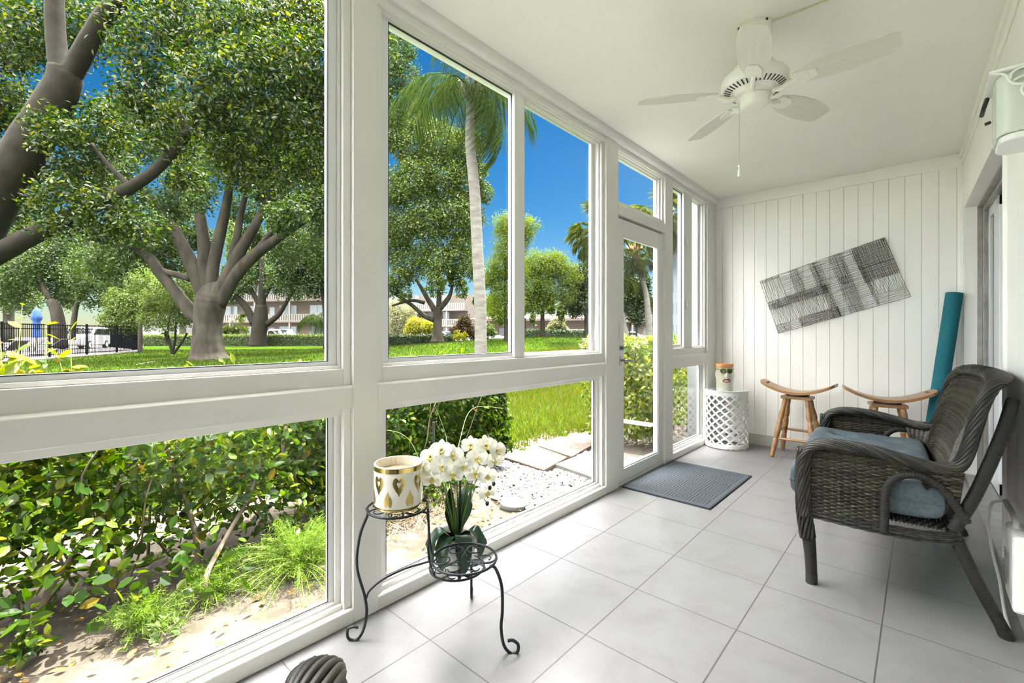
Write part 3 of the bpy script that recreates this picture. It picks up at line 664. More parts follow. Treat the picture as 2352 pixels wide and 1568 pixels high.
# ---------------------------------------------------------------- buildings
def facade(name, label, A, B, h, depth, wall, floors, wins, rail=None, roof=None, rail_h=1.0, over=1.2, z0=-.1, trimm=None):
    A = np.array(A[:2]); B = np.array(B[:2]); d = B-A; Ln = np.linalg.norm(d); d /= Ln; nrm = np.array([d[1], -d[0]])
    mid = (A+B)/2
    if np.dot(nrm, np.array([CX,CY])-mid) < 0: nrm = -nrm
    r = empty(name, (A[0],A[1],z0), math.atan2(d[1],d[0]), label=label, cat='building')
    sg = 1 if (nrm[0]*-d[1]+nrm[1]*d[0]) > 0 else -1     # local +y side facing viewer
    def bx(b, x0,x1,y0,y1,za,zb): b.box((x0,min(y0*sg,y1*sg),za),(x1,max(y0*sg,y1*sg),zb))
    b = MB(); bx(b,0,Ln,-depth,0,0,h); b.build('wall', wall, r)
    fh = h/floors
    if rail:
        for f in range(1, floors+ (0)):
            b = MB(); bx(b,0,Ln,0,over,f*fh-.18,f*fh); b.build('balcony_slab', wall, r)
            b = MB(); bx(b,0,Ln,over-.06,over,f*fh+.9,f*fh+1.0); bx(b,0,Ln,over-.06,over,f*fh,f*fh+.1)
            x = 0
            while x < Ln: bx(b,x,x+.22,over-.05,over-.01,f*fh,f*fh+.95); x += .36
            b.build('balcony_railing', rail, r)
        b = MB(); x = 1.5
        while x < Ln: bx(b,x,x+.25,over-.3,over-.05,0,h); x += 5.5
        b.build('column', rail, r)
    for (x0, w, z, hh) in wins:
        for f in range(floors):
            b = MB(); bx(b,x0,x0+w,-.05,.03,f*fh+z,f*fh+z+hh)
            fr = b.build('window', trimm or rail or wall, r)
            b = MB(); nn = max(1,int(round(w/1.0)))
            for q in range(nn): bx(b,x0+.07+q*(w-.07)/nn,x0+(q+1)*(w-.07)/nn,.031,.05,f*fh+z+.08,f*fh+z+hh-.08)
            b.build('pane', WINB, fr)
    if roof:
        b = MB(); o = 1.0
        V = [(-o,(over+o)*sg,h),(Ln+o,(over+o)*sg,h),(Ln+o,-(depth+o)*sg,h),(-o,-(depth+o)*sg,h)]
        V += [(x,y,z+.3) for x,y,z in V]
        V += [(4,-(depth/2)*sg,h+1.1),(Ln-4,-(depth/2)*sg,h+1.1)]
        b.add(V, [(0,1,2,3),(0,1,5,4),(1,2,6,5),(2,3,7,6),(3,0,4,7),(4,5,9,8),(5,6,9),(6,7,8,9),(7,4,8)])
        b.build('roof', roof, r)
    return r
WINB = pmat('building_windows', (.10,.12,.13), .15)
PINK = pmat('peach_stucco', (.075,.055,.040), .9, noise=.05, nscale=.5)
RAILW = pmat('white_railing', (.11,.105,.092), .8)
ROOFP = pmat('pinkish_roof', (.055,.038,.032), .8)
BLUEW = pmat('pale_blue_stucco', (.06,.082,.095), .9)
facade('apartment_building', 'peach apartment block with white balconies behind the oaks in the left window', at(500,766,66), at(800,766,62), 8.8, 6, PINK, 3, [(1.2,2.2,1.0,1.3),(5,2.4,1.0,1.3),(8.6,.9,.1,2.0),(10.2,2.8,1.0,1.3),(15,2.4,1.0,1.3)], RAILW, ROOFP)
facade('apartment_building', 'pale apartment wing far behind the fence, left of the big oak', at(300,766,76), at(492,766,70), 8.6, 5, pmat('grey_stucco',(.065,.063,.055),.9), 3, [(2,2.2,1,1.3),(6.5,2.2,1,1.3),(10.5,2,1,1.3)], None, ROOFP)
facade('apartment_building', 'peach balcony tower behind the middle oak trunk', at(880,766,74), at(1075,766,68), 7.2, 5, pmat('beige_stucco',(.07,.058,.048),.9), 3, [(1,2,1,1.3),(5,2,1,1.3),(8.5,2,1,1.3),(11.3,1.2,.1,2.1)], RAILW, None)
facade('apartment_building', 'low building with pink roof behind the slim trees and white cars', at(1100,766,66), at(1408,766,62), 3.0, 6, PINK, 1, [(3,1.2,.9,1.2),(7,1.2,.9,1.2),(11,1.2,0,2.1),(15,1.5,.9,1.2)], None, ROOFP)
facade('apartment_building', 'two-storey peach building behind the palms seen through the door', at(1432,766,70), at(1500,766,68), 6.2, 6, PINK, 2, [(1,1,1,1.2),(3,1,1,1.2)], RAILW, ROOFP)
facade('apartment_building', 'light blue four-storey block seen through the window right of the door', at(1541,766,61), at(1640,766,42), 11.5, 14, BLUEW, 4, [(.8,1.0,.8,1.6),(3.2,1.0,.8,1.6),(7.0,1.3,.6,1.9),(10.0,1.3,.6,1.9),(13.5,2,.6,1.9),(17,2,.6,1.9)], None, ROOFP, trimm=RAILW)

# ---------------------------------------------------------------- cars
def car_proto(paint, name='car', suv=False):
    r = empty(name)
    if suv: prof = [(-2.2,.35),(-2.25,.9),(-2.15,1.05),(-1.9,1.62),(-1.6,1.72),(.3,1.72),(.95,1.15),(1.9,1.02),(2.2,.85),(2.25,.4),(2.1,.28),(-2.1,.28)]
    else: prof = [(-2.2,.35),(-2.25,.85),(-2.1,.98),(-1.55,1.0),(-.95,1.40),(-.2,1.46),(.35,1.42),(1.05,1.0),(1.95,.85),(2.2,.7),(2.25,.4),(2.1,.25),(-2.1,.25)]
    b = MB(); b.prism([(x,z) for x,z in prof], 1, -.85, .85); b.build('body', paint, r, bevel=.09, smooth=SM)
    for s in (-1,1):
        b = MB()
        if suv: gl = [(-1.95,1.1),(-1.75,1.55),(.25,1.58),(.75,1.12)]
        else: gl = [(-1.35,1.0),(-.9,1.32),(.3,1.34),(.85,1.0)]
        b.prism(gl, 1, s*.85-.01*(s>0)+0, s*.865); b.build('side_window', DARKGLASS, r)
    b = MB()
    if suv: b.add([(.42,-.72,1.66),(.42,.72,1.66),(.98,.76,1.17),(.98,-.76,1.17)],[(0,1,2,3)]); b.add([(-1.95,-.72,1.60),(-1.95,.72,1.60),(-2.19,.76,1.1),(-2.19,-.76,1.1)],[(0,1,2,3)])
    else: b.add([(.45,-.68,1.40),(.45,.68,1.40),(1.07,.76,1.02),(1.07,-.76,1.02)],[(0,1,2,3)]); b.add([(-1.0,-.68,1.39),(-1.0,.68,1.39),(-1.6,.76,1.02),(-1.6,-.76,1.02)],[(0,1,2,3)])
    b.build('windshield', DARKGLASS, r, xf=lambda V: V+np.array([0,0,.012]))
    for x in (-1.35,1.4):
        for s in (-1,1):
            b = MB(); b.tube([(x,s*.68,.32),(x,s*.88,.32)], .33, 18); w = b.build('wheel', BLACK, r, smooth=SM)
            b = MB(); b.tube([(x,s*.88,.32),(x,s*.895,.32)], .19, 14); b.build('hubcap', ALU, w, smooth=SM)
    return r
CW = pmat('white_car_paint', (.75,.76,.78), .2, coat=1); CR = pmat('red_car_paint', (.16,.02,.03), .2, coat=1); CB = pmat('silver_car_paint', (.35,.38,.42), .25, metal=.3, coat=1)
protos = {}
ZC = 54
for u, Z, kind, az, lab in [
    (355,ZC,'w',-1.35,'white sedan roof just above the hedge left of the small tree'),
    (652,ZC,'ws',-.55,'white estate car parked behind the hedge between the two rear trunks'),
    (968,54,'w',-.9,'white car behind the hedge left of the middle oak trunk'),
    (1022,58,'w',-.5,'pale blue-white car right of the middle oak trunk'),
    (1120,53,'b',-.5,'silver car behind the palm trunk'),
    (1240,53,'b',-.2,'silver sedan partly behind the mound, leftmost of three cars'),
    (1300,49,'ws',-.2,'white SUV on the mound horizon, middle of three cars'),
    (1340,57,'rs',-.3,'maroon SUV on the mound horizon behind the round dark tree'),
    (1423,50,'r',-.4,'red car at the left edge of the door glass'),
    (1454,57,'b',-.4,'silver car between the palm trunks seen through the door'),
    (195,36,'ws',-1.2,'white van parked behind the black pool fence')]:
    if kind not in protos:
        o = car_proto({'w':CW,'b':CB,'r':CR}[kind[0]], suv=kind.endswith('s')); protos[kind] = o
    else: o = copy_tree(protos[kind])
    p = at(u, 766, Z); o.location = (p[0], p[1], float(gz(p[0],p[1]))+.03); o.rotation_euler = (0,0,YAW+az)
    tag(o, lab, 'car', 'parked cars'); 

# ---------------------------------------------------------------- black pool fence, umbrella, lamp
FE = pmat('black_fence_metal', (.004,.004,.005), .9, spec=0)
A = np.array(at(-140,766,17.2)); B = np.array(at(325,766,31)); A[2]=B[2]=-.06; d=B-A; Ln=np.linalg.norm(d[:2]); 
fr = empty('metal_fence', A, math.atan2(d[1],d[0]), 'black metal picket fence around the pool terrace, left window', 'fence')
nb = int(Ln/2.4); bay = Ln/nb
for k in range(nb+1):
    b = MB(); b.box((k*bay-.035,-.035,0),(k*bay+.035,.035,1.72)); b.build('fence_post', FE, fr)
    if k < nb:
        b = MB()
        for z in (.12,1.42,1.62): b.box((k*bay,-.02,z-.02),((k+1)*bay,.02,z+.02))
        for q in range(1,22): x = k*bay+q*bay/22; b.box((x-.01,-.01,.05),(x+.01,.01,1.66))
        b.build('picket_panel', FE, fr)
A2 = B; B2 = np.array(at(240,766,40)); B2[2] = -.06; d = B2-A2; L2 = np.linalg.norm(d)
ang = math.atan2(d[1],d[0]); 
fr2 = empty('metal_fence', A2, ang, 'return side of the black picket fence running away from its corner', 'fence')
nb = int(L2/2.4); bay = L2/nb
for k in range(nb+1):
    if k: b = MB(); b.box((k*bay-.035,-.035,0),(k*bay+.035,.035,1.72)); b.build('fence_post', FE, fr2)
    if k < nb:
        b = MB()
        for z in (.12,1.42,1.62): b.box((k*bay+.04,-.02,z-.02),((k+1)*bay,.02,z+.02))
        for q in range(1,22): x = k*bay+q*bay/22; b.box((x-.01,-.01,.05),(x+.01,.01,1.66))
        b.build('picket_panel', FE, fr2)
p = at(84,766,25); um = empty('patio_umbrella', (p[0],p[1],-.055), label='closed bright blue patio umbrella on the pool terrace', cat='umbrella')
b = MB(); b.tube([(0,0,.05),(0,0,2.72)], .025, 8); b.build('pole', RAILW, um); b = MB(); b.lathe([(.001,0),(.3,0),(.3,.06),(.05,.1),(.001,.1)], n=20); b.build('base', BLACK, um)
b = MB(); zs = np.linspace(.95,2.62,16); n=24
V = []
for i, z in enumerate(zs):
    t = (z-.95)/(2.62-.95); R = .155+.025*cos(t*10)
    if .50<t<.60: R = .13
    if t > .6: R = .20*(1-(t-.6)/.4)**.55+.03
    for j in range(n): a = 2*pi*j/n; V.append((cos(a)*R*(1+.18*cos(a*8)), sin(a)*R*(1+.18*cos(a*8)), z))
i = np.arange(15)[:,None]; j = np.arange(n)[None,:]; b.add(V, np.stack([i*n+j,i*n+(j+1)%n,(i+1)*n+(j+1)%n,(i+1)*n+j],-1).reshape(-1,4))
b.build('canopy', pmat('blue_canvas',(.002,.030,.13),.8), um, smooth=True)
# pool furniture silhouettes behind the fence
LW = pmat('terrace_furniture', (.07,.06,.055), .7)
def lounge(loc, rz, lab):
    r = empty('pool_lounger', loc, rz, lab, 'lounger', 'pool loungers')
    b = MB(); b.box((-.95,-.32,.30),(.35,.32,.36)); b.build('seat', LW, r); b = MB(); b.add([(.35,-.32,.34),(.35,.32,.34),(.95,.32,.85),(.95,-.32,.85),(.35,-.32,.29),(.35,.32,.29),(.97,.32,.80),(.97,-.32,.80)],[(0,1,2,3),(7,6,5,4),(0,4,5,1),(1,5,6,2),(2,6,7,3),(3,7,4,0)]); b.build('backrest', LW, r)
    for x in (-.85,.3):
        for y in (-.28,.28): b = MB(); b.box((x-.03,y-.03,0),(x+.03,y+.03,.3)); b.build('leg', LW, r)
for u, Z, rz, lab in ((20,24,.5,'pale pool lounger nearest the left window edge behind the fence'),(110,29,.9,'pale pool lounger right of the blue umbrella'),(60,30,2.0,'pale pool lounger farther back, left of the blue umbrella')):
    p = at(u,766,Z); lounge((p[0],p[1],-.055), rz, lab)
p = at(532,766,58); gl = empty('globe_lamp', (p[0],p[1],-.1), label='white globe garden lamp on a post before the peach building', cat='lamp')
b = MB(); b.tube([(0,0,0),(0,0,2.1)], .05, 8); b.build('post', RAILW, gl); b = MB(); b.sphere((0,0,2.35),.27,12); b.build('globe', pmat('white_globe',(.8,.8,.78),.3), gl, smooth=True)
# stick on the lawn
b = MB(); b.tube([at(312,836,17.6), at(356,824,19.5)], .02, 6)
P = b.V[0]; P[:,2] = -.07 + (P[:,2]-P[:,2].mean())*.15; tag(b.build('fallen_branch', pmat('bleached_wood',(.5,.47,.4),.8)), 'pale bare stick lying on the lawn left of the big oak', 'branch')
# ================================================================ planting bed right outside the windows
L_HEDGE = leaf_mat('hedge_leaves', [(0,(.020,.060,.006)),(.45,(.045,.11,.010)),(.8,(.11,.18,.014)),(.97,(.20,.23,.02)),(1,(.30,.18,.03))], .42, .08, .3)
L_HEDGE2 = leaf_mat('clipped_hedge_leaves', [(0,(.020,.060,.006)),(.6,(.05,.12,.012)),(.95,(.13,.19,.02)),(1,(.30,.16,.03))], .38, .08, .3)
L_HEDGE3 = leaf_mat('yellowish_hedge_leaves', [(0,(.05,.11,.012)),(.5,(.11,.17,.02)),(1,(.28,.30,.06))], .38, .08, .35)  # lighter, yellower leaf colours than the other hedges
L_NEW = leaf_mat('new_leaves', [(0,(.06,.13,.01)),(.7,(.13,.17,.015)),(1,(.22,.11,.04))], .45, .06, .3)
STEM = pmat('woody_stem', (.13,.10,.07), .8, noise=.3, nscale=20); GSTEM = pmat('green_stem', (.16,.2,.05), .6)
def inbox(n, x, y, z, wav=.05, shell=.6):
    """points filling a box, most of them near its faces"""
    q = RNG.uniform(-1,1,(n,3)); k = RNG.random(n) < shell; ax = RNG.integers(0,3,n); s = np.sign(q[np.arange(n),ax])
    q[np.where(k)[0], ax[k]] = (s*RNG.uniform(.82,1,n))[k]
    C = np.c_[(x[0]+x[1])/2+q[:,0]*(x[1]-x[0])/2, (y[0]+y[1])/2+q[:,1]*(y[1]-y[0])/2, (z[0]+z[1])/2+q[:,2]*(z[1]-z[0])/2]
    C[:,0] += wav*np.sin(C[:,1]*7+C[:,2]*5)*np.sign(q[:,0]); C[:,2] += wav*.6*np.sin(C[:,1]*9+C[:,0]*6)*(q[:,2]>0)
    return C, q
def stems(b, n, x, y, z0, z1, r=.007, lean=.25, m=0):
    for i in range(n):
        px, py = random.uniform(*x), random.uniform(*y); p = [(px, py, z0)]; dx, dy = random.gauss(0,lean), random.gauss(0,lean)
        for k in range(1,6):
            t = k/5; p.append((px+dx*t*.7+random.gauss(0,.02), py+dy*t+random.gauss(0,.02), z0+(z1-z0)*t))
        rr = r*random.uniform(.6,1.5); b.tube(spline(p,3), np.linspace(rr,rr*.4,16), 6, m=m)
def hedge_obj(label, parts, cat='hedge', name='hedge', base=(0,0,0)):
    r = empty(name, base, label=label, cat=cat)
    for nm, b, m in parts: b.build(nm, m, r, xf=lambda V: V-np.array(base), smooth=(nm=='stems'))
    return r
# loose shrub in front of the left windows
C, q = inbox(21000, (-1.62,-.92), (-1.5,1.42), (.05,.70), .07, .40)
keep = RNG.random(len(C)) < np.clip(.05+1.7*(C[:,2]-.10)/.5+.35*(C[:,1]-.2), .07, 1); C = C[keep]
b1 = MB(); leaves(b1, C, .052, up=.4, oval=True, asp=.62, droop=.3)
C2 = np.c_[RNG.uniform(-1.35,-.65,1500), RNG.uniform(-1.0,.75,1500), RNG.uniform(-.02,.40,1500)]; C2 = C2[C2[:,2] < .45-.35*(C2[:,1])]; leaves(b1, C2[:900], .055, up=.5, oval=True, asp=.62)
b2 = MB(); stems(b2, 46, (-1.5,-1.0), (-1.5,1.4), -.09, .68, .006, .35)
for s in ([(-.72,.60,-.09),(-.74,.58,.02),(-.85,.68,.12),(-1.0,.85,.28),(-1.1,.95,.45)], [(-1.0,.05,-.09),(-1.02,.12,.1),(-1.1,.3,.35),(-1.2,.4,.6)], [(-1.05,1.1,-.09),(-1.05,1.12,.2),(-1.1,1.05,.45),(-1.15,1.1,.65)],[(-1.0,.62,-.09),(-1.0,.6,.15),(-1.05,.55,.4),(-1.1,.5,.6)]):
    b2.tube(spline(s,6), np.linspace(.014,.007,len(spline(s,6))), 8)
b3 = MB(); b4 = MB()
def shoot(p0, p1, n, s=.05):
    P = spline([p0, (np.array(p0)+p1)/2+np.array([random.gauss(0,.015),random.gauss(0,.015),0]), p1], 6); b4.tube(P, np.linspace(.003,.0012,len(P)), 5)
    t = np.linspace(.15,1,n); idx = (t*(len(P)-1)).astype(int); leaves(b3, P[idx], s, up=.5, oval=True, asp=.5)
for i in range(16):
    y = random.uniform(-.35,.12); x = random.uniform(-1.35,-1.05); shoot((x,y,.62), (x+random.gauss(0,.03), y+random.gauss(0,.05), random.uniform(.85,1.02)), 12, .055)
for p, h in (((-1.2,.03),1.24),((-1.2,.10),1.16),((-1.2,.175),1.13),((-1.2,-.03),1.08),((-1.2,.14),1.02),((-1.2,.60),.955),((-1.2,.64),.95),((-1.2,.78),.965),((-1.2,.83),.955),((-1.2,.97),.95),((-1.25,1.2),.94)): 
    shoot((p[0],p[1]+random.gauss(0,.02),.66), (p[0],p[1],h), 9 if h < 1 else 14, .05)
C = np.c_[RNG.uniform(-1.35,-1.05,900), RNG.normal(.03,.11,900), RNG.uniform(.60,1.12,900)]; C = C[C[:,2] < 1.10-1.5*np.abs(C[:,1]-.01)-.25*RNG.random(900)]; leaves(b3, C, .06, up=.5, oval=True, asp=.6)
pc = np.array(at(70,1480,1.62))
for i in range(9):
    q1 = pc+RNG.normal(0,.05,3); b4.tube(spline([(pc[0]-.12,pc[1]+.02,-.085),(pc+q1)/2-np.array((.03,0,.02)),q1],4), .0022, 5); t_ = RNG.uniform(.3,1,7)[:,None]; leaves(b1, (np.array((pc[0]-.12,pc[1]+.02,-.085))*(1-t_)+q1*t_), .05, up=.6, oval=True, asp=.6)
hedge_obj('loose leafy shrub row outside the left windows with bare stems below', [('foliage', b1, L_HEDGE), ('stems', b2, STEM), ('new_shoots', b3, L_NEW), ('shoot_stems', b4, GSTEM)], 'shrub', 'leafy_shrub', (-1.2,0,-.09))
# clipped hedge outside the middle window
C, q = inbox(21000, (-1.72,-1.08), (1.42,3.0), (.10,.69), .035, .75)
b1 = MB(); leaves(b1, C, .046, up=.3, out=q*.8, oval=True, asp=.62)
C2 = np.c_[RNG.uniform(-1.1,-.75,700), RNG.uniform(1.2,2.3,700), RNG.uniform(-.05,.25,700)]; leaves(b1, C2, .045, up=.5, oval=True, asp=.6)
b2 = MB(); stems(b2, 46, (-1.6,-1.15), (1.5,2.9), -.09, .62, .007, .15)
b3 = MB(); b4 = MB()
for y, h in ((1.84,1.03),(1.90,1.00),(1.98,.99),(2.05,1.05),(2.08,1.0),(2.14,.98),(2.30,.985),(2.38,1.0),(2.50,1.04),(2.55,.99)):
    shoot((-1.3,y,.62), (-1.25,y,h-.03), 10, .04)
hedge_obj('clipped green hedge outside the middle window with a squared right end', [('foliage', b1, L_HEDGE2), ('stems', b2, STEM), ('new_shoots', b3, L_NEW), ('shoot_stems', b4, GSTEM)], 'hedge', 'hedge', (-1.4,2.1,-.09))
# hedge beyond the door
C, q = inbox(26000, (-1.12,-.42), (4.2,10.5), (.02,1.06), .05, .85); k = RNG.random(len(C)) < np.clip(.5+C[:,2]*1.2,0,1); C = C[k]; q = q[k]
b1 = MB(); leaves(b1, C, .052, up=.3, out=q*.8, oval=True, asp=.6)
b2 = MB(); stems(b2, 60, (-1.0,-.5), (4.35,10.3), -.09, .95, .009, .12)
hedge_obj('yellow-green waist-high hedge beyond the glass door, edging the path', [('foliage', b1, L_HEDGE3), ('stems', b2, STEM)], 'hedge', 'hedge', (-.8,7,-.09))
# asparagus ferns
def fern(loc, R, n, label):
    r = empty('asparagus_fern', loc, label=label, cat='fern'); b = MB(); bl = MB()
    for i in range(n):
        a = random.uniform(0,2*pi); L = R*random.uniform(.6,1.15); el = random.uniform(.25,1.35)
        t = np.linspace(0,1,9); x = L*t*cos(el)*1.15; z = L*(t*sin(el)*1.15-.45*t*t)+.02
        P = np.c_[cos(a)*x, sin(a)*x, z]; b.tube(P, .0013, 4)
        m = 110; tt = RNG.uniform(.2,1,m); C = np.c_[np.interp(tt,t,P[:,0]),np.interp(tt,t,P[:,1]),np.interp(tt,t,P[:,2])]+RNG.normal(0,.012,(m,3)); leaves(bl, C, .022, up=.2, asp=.12, out=np.array([[0,0,.3]]))
    b.build('stems', GSTEM, r); bl.build('foliage', L_FERN, r); return r
L_FERN = leaf_mat('fern_needles', [(0,(.10,.22,.03)),(1,(.26,.40,.08))], .4, .05, .5)
L_FERN_ = L_FERN
fern((-.72,.98,-.08), .33, 120, 'bright feathery asparagus fern by the post outside the left window')
fern((-.80,.62,-.09), .22, 45, 'darker asparagus fern sprawling beside the leaning woody stem')
fern((-.72,.36,-.09), .20, 34, 'small asparagus fern nearest the lower left window corner')
# small plants, leaf litter, straw
b = MB(); C = np.c_[RNG.uniform(-.62,-.52,40), RNG.uniform(.34,.44,40), RNG.uniform(-.08,.0,40)]; leaves(b, C, .03, oval=True, asp=.6)
o = b.build('ground_plant', leaf_mat('pale_green_leaves',[(0,(.12,.22,.10)),(1,(.25,.36,.2))],.3,.05,.5)); tag(o, 'tiny pale green plant on the sand at the bottom of the left window', 'plant')
b = MB(); n = 420; C = np.c_[RNG.uniform(-1.3,-.25,n), RNG.uniform(-.4,2.6,n), np.full(n,-.072)]; leaves(b, C, .035, up=3, oval=True, asp=.5)
o = b.build('leaf_litter', leaf_mat('dead_leaves',[(0,(.14,.08,.04)),(1,(.32,.20,.12))],.1,.02,.8)); tag(o, 'scattered dry brown leaves on the sandy soil', 'leaves', kind='stuff')
b = MB()
for i in range(420):
    x, y, a = random.uniform(-1.25,-.62), random.uniform(1.25,2.25), random.uniform(0,pi); l = random.uniform(.06,.2)
    b.tube([(x,y,-.085),(x+cos(a)*l*.5,y+sin(a)*l*.5,-.085+random.uniform(.01,.09)),(x+cos(a)*l,y+sin(a)*l,-.08+random.uniform(0,.03))], .0014, 3)
o = b.build('dry_straw', pmat('straw',(.20,.14,.08),.8)); tag(o, 'tangle of dry brown straw under the clipped hedge', 'straw', kind='stuff')
# arching grass stems
for k, (p, q_, t, lab) in enumerate((((-.75,1.95,-.08),(-.9,2.35,.55),(-.95,2.75,.50),'tall arching pale grass stem behind the orchid, leaning right'),((-.85,1.95,-.08),(-.95,1.75,.45),(-1.0,1.5,.52),'arching pale grass stem behind the orchid, leaning left'),((-.8,2.0,-.08),(-.85,2.05,.4),(-.9,2.0,.6),'upright curved grass stem behind the orchid'))):
    b = MB(); P = spline([p,(np.array(p)+q_)/2+np.array([0,0,.1]),q_,t],6); b.tube(P, np.linspace(.003,.001,len(P)), 5); tag(b.build('grass_stem', GSTEM), lab, 'grass')
# pavers, slab, round stone
PEB = pmat('pebble_concrete', (.085,.056,.036), .9, noise=.5, nscale=60, col2=(.045,.028,.018), bump=1, bscale=130)
CONC = pmat('grey_concrete', (.075,.073,.064), .9, noise=.2, nscale=6, bump=.4, bscale=60)
def slab(name, pts, z1, m, lab, z0=-.09):
    c = np.mean(pts,0); b = MB(); V = [(p[0]-c[0],p[1]-c[1],0) for p in pts]+[(p[0]-c[0],p[1]-c[1],z1-z0) for p in pts]
    b.add(V, [(3,2,1,0),(4,5,6,7),(0,1,5,4),(1,2,6,5),(2,3,7,6),(3,0,4,7)]); o = b.build(name, m, bevel=.006); o.location = (c[0],c[1],z0); return tag(o, lab, 'paving slab')
slab('paver', [(-.768,3.06),(-.856,3.53),(-1.325,3.66),(-1.29,3.12)][::-1], -.045, PEB, 'brown pebbled square paver, nearer of the two on the white stones')
slab('paver', [(-.835,3.57),(-.93,4.08),(-1.37,4.04),(-1.34,3.69)][::-1], -.045, PEB, 'brown pebbled paver behind the nearer one, beside the lawn')
slab('concrete_slab', [(-.12,3.10),(-.12,4.05),(-.80,3.95),(-.78,3.24)][::-1], -.035, CONC, 'pale grey concrete step slab outside the door')
b = MB(); b.lathe([(.001,0),(.10,0),(.105,.012),(.10,.028),(.001,.032)], n=28); o = b.build('stepping_stone', CONC, smooth=SM); o.location = (-.48,2.36,-.085); tag(o, 'small round concrete stone behind the orchid flowers', 'stone')
# white pebbles
def pebbles(n, fx, fy, inside, m, r=(.008,.018)):
    b = MB(); base = MB(); base.sphere((0,0,0), 1, 5); T = np.concatenate(base.V); Fq = base.F[0]; k = 0
    while k < n:
        x, y = random.uniform(*fx), random.uniform(*fy)
        if not inside(x, y): continue
        s = random.uniform(*r); a = random.uniform(0,pi); sc = np.array([s*random.uniform(.8,1.4), s, s*.6]); V = T*sc
        V = np.c_[V[:,0]*cos(a)-V[:,1]*sin(a), V[:,0]*sin(a)+V[:,1]*cos(a), V[:,2]]; b.add(V+np.array([x,y,-.076+random.uniform(0,.008)]), Fq, 0); k += 1
    return b
WS = new_mat('white_stones'); m, nt, out = WS; p = nt.nodes.new('ShaderNodeBsdfPrincipled'); nt.links.new(p.outputs[0], out.inputs[0]); g = nt.nodes.new('ShaderNodeNewGeometry'); r = ramp(nt, [(0,(.045,.038,.03)),(.3,(.10,.096,.09)),(1,(.17,.17,.17))]); nt.links.new(g.outputs['Random Per Island'], r.inputs[0]); nt.links.new(r.outputs[0], p.inputs['Base Color']); p.inputs['Roughness'].default_value = .7
b = pebbles(5200, (-1.38,-.2), (2.35,4.1), lambda x,y: (y > 2.45 or x > -.9) and y < 3.3+(-.2-x)*.9 and not(x < -.75 and y > 3.1 and y<3.6 and x>-1.3), m)
tag(b.build('white_pebbles', m, smooth=True), 'bed of small white stones between the pavers and the window', 'pebbles', kind='stuff')
# grass blades of the lawn close to the porch
n = 150000; u = RNG.random(n); x = -1.45-9*u**1.5; y = RNG.uniform(-3,17,n)
k = ~((x > -2.15) & (y < 3.1)); k &= ~((x > -1.5) & (y < 4.6) & (x > -1.42-.35*np.clip((y-3),0,1)-.1*RNG.random(n))); x = x[k]; y = y[k]; n = len(x)
h = RNG.uniform(.025,.075,n)*(1+.15*(-x)); a = RNG.uniform(0,2*pi,n); w = .0035*(1+.2*(-x)); ln = RNG.uniform(.2,.9,n)*h; a2 = RNG.uniform(0,2*pi,n)
B0 = np.c_[x-np.cos(a)*w, y-np.sin(a)*w, gz(x,y)-.005]; B1 = np.c_[x+np.cos(a)*w, y+np.sin(a)*w, gz(x,y)-.005]; T = np.c_[x+np.cos(a2)*ln, y+np.sin(a2)*ln, gz(x,y)+h]
b = MB(); b.add(np.stack([B0,B1,T],1).reshape(-1,3), np.arange(3*n).reshape(-1,3))
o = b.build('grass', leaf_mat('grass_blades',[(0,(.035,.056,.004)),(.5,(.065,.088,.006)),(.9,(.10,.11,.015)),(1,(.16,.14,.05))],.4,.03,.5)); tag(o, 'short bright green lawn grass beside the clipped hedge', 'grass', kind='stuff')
n = 60000; Z = RNG.uniform(7,34,n)**1.0; uu = RNG.uniform(-40,1380,n); r_ = (uu-U0)*Z/F; x = CX-sin(YAW)*Z+cos(YAW)*r_; y = CY+cos(YAW)*Z+sin(YAW)*r_
k = (x < -4); fpx = np.array(at(-140,766,17.2))[:2]; fd = np.array(at(325,766,31))[:2]-fpx; side = fd[0]*(y-fpx[1])-fd[1]*(x-fpx[0]); k &= ~((side > 0) & (uu < 325)); x = x[k]; y = y[k]; Z = Z[k]; n = len(x)
h = RNG.uniform(.03,.08,n)*(1+Z*.02); w = .004*(1+Z*.09); a = RNG.uniform(0,2*pi,n); a2 = RNG.uniform(0,2*pi,n); g0 = gz(x,y)
B0 = np.c_[x-np.cos(a)*w, y-np.sin(a)*w, g0-.005]; B1 = np.c_[x+np.cos(a)*w, y+np.sin(a)*w, g0-.005]; T = np.c_[x+np.cos(a2)*h*.6, y+np.sin(a2)*h*.6, g0+h]
b = MB(); b.add(np.stack([B0,B1,T],1).reshape(-1,3), np.arange(3*n).reshape(-1,3))
o = b.build('grass', leaf_mat('far_grass_blades',[(0,(.010,.022,.001)),(.6,(.020,.036,.002)),(1,(.040,.055,.004))],.4,.03,.5)); tag(o, 'lawn grass coloured darker for tree shade, stretching back to the far hedges', 'grass', kind='stuff')  # blade colour darkened in place of the shade under the trees
# white rail outside the door, dark stake in the hedge
b = MB(); b.box((-.62,4.02,.245),(-.25,4.07,.275)); b.box((-.60,4.09,-.09),(-.59,4.10,.245)); b.box((-.60,4.05,.235),(-.59,4.10,.245))
tag(b.build('low_rail', PAINT, bevel=.003), 'low white rail in front of the hedge, seen through the door', 'rail')
b = MB(); b.tube([(-.95,2.02,-.09),(-.95,2.02,.49)], .009, 8); tag(b.build('garden_stake', BLACK), 'black stake standing in front of the clipped hedge', 'stake')
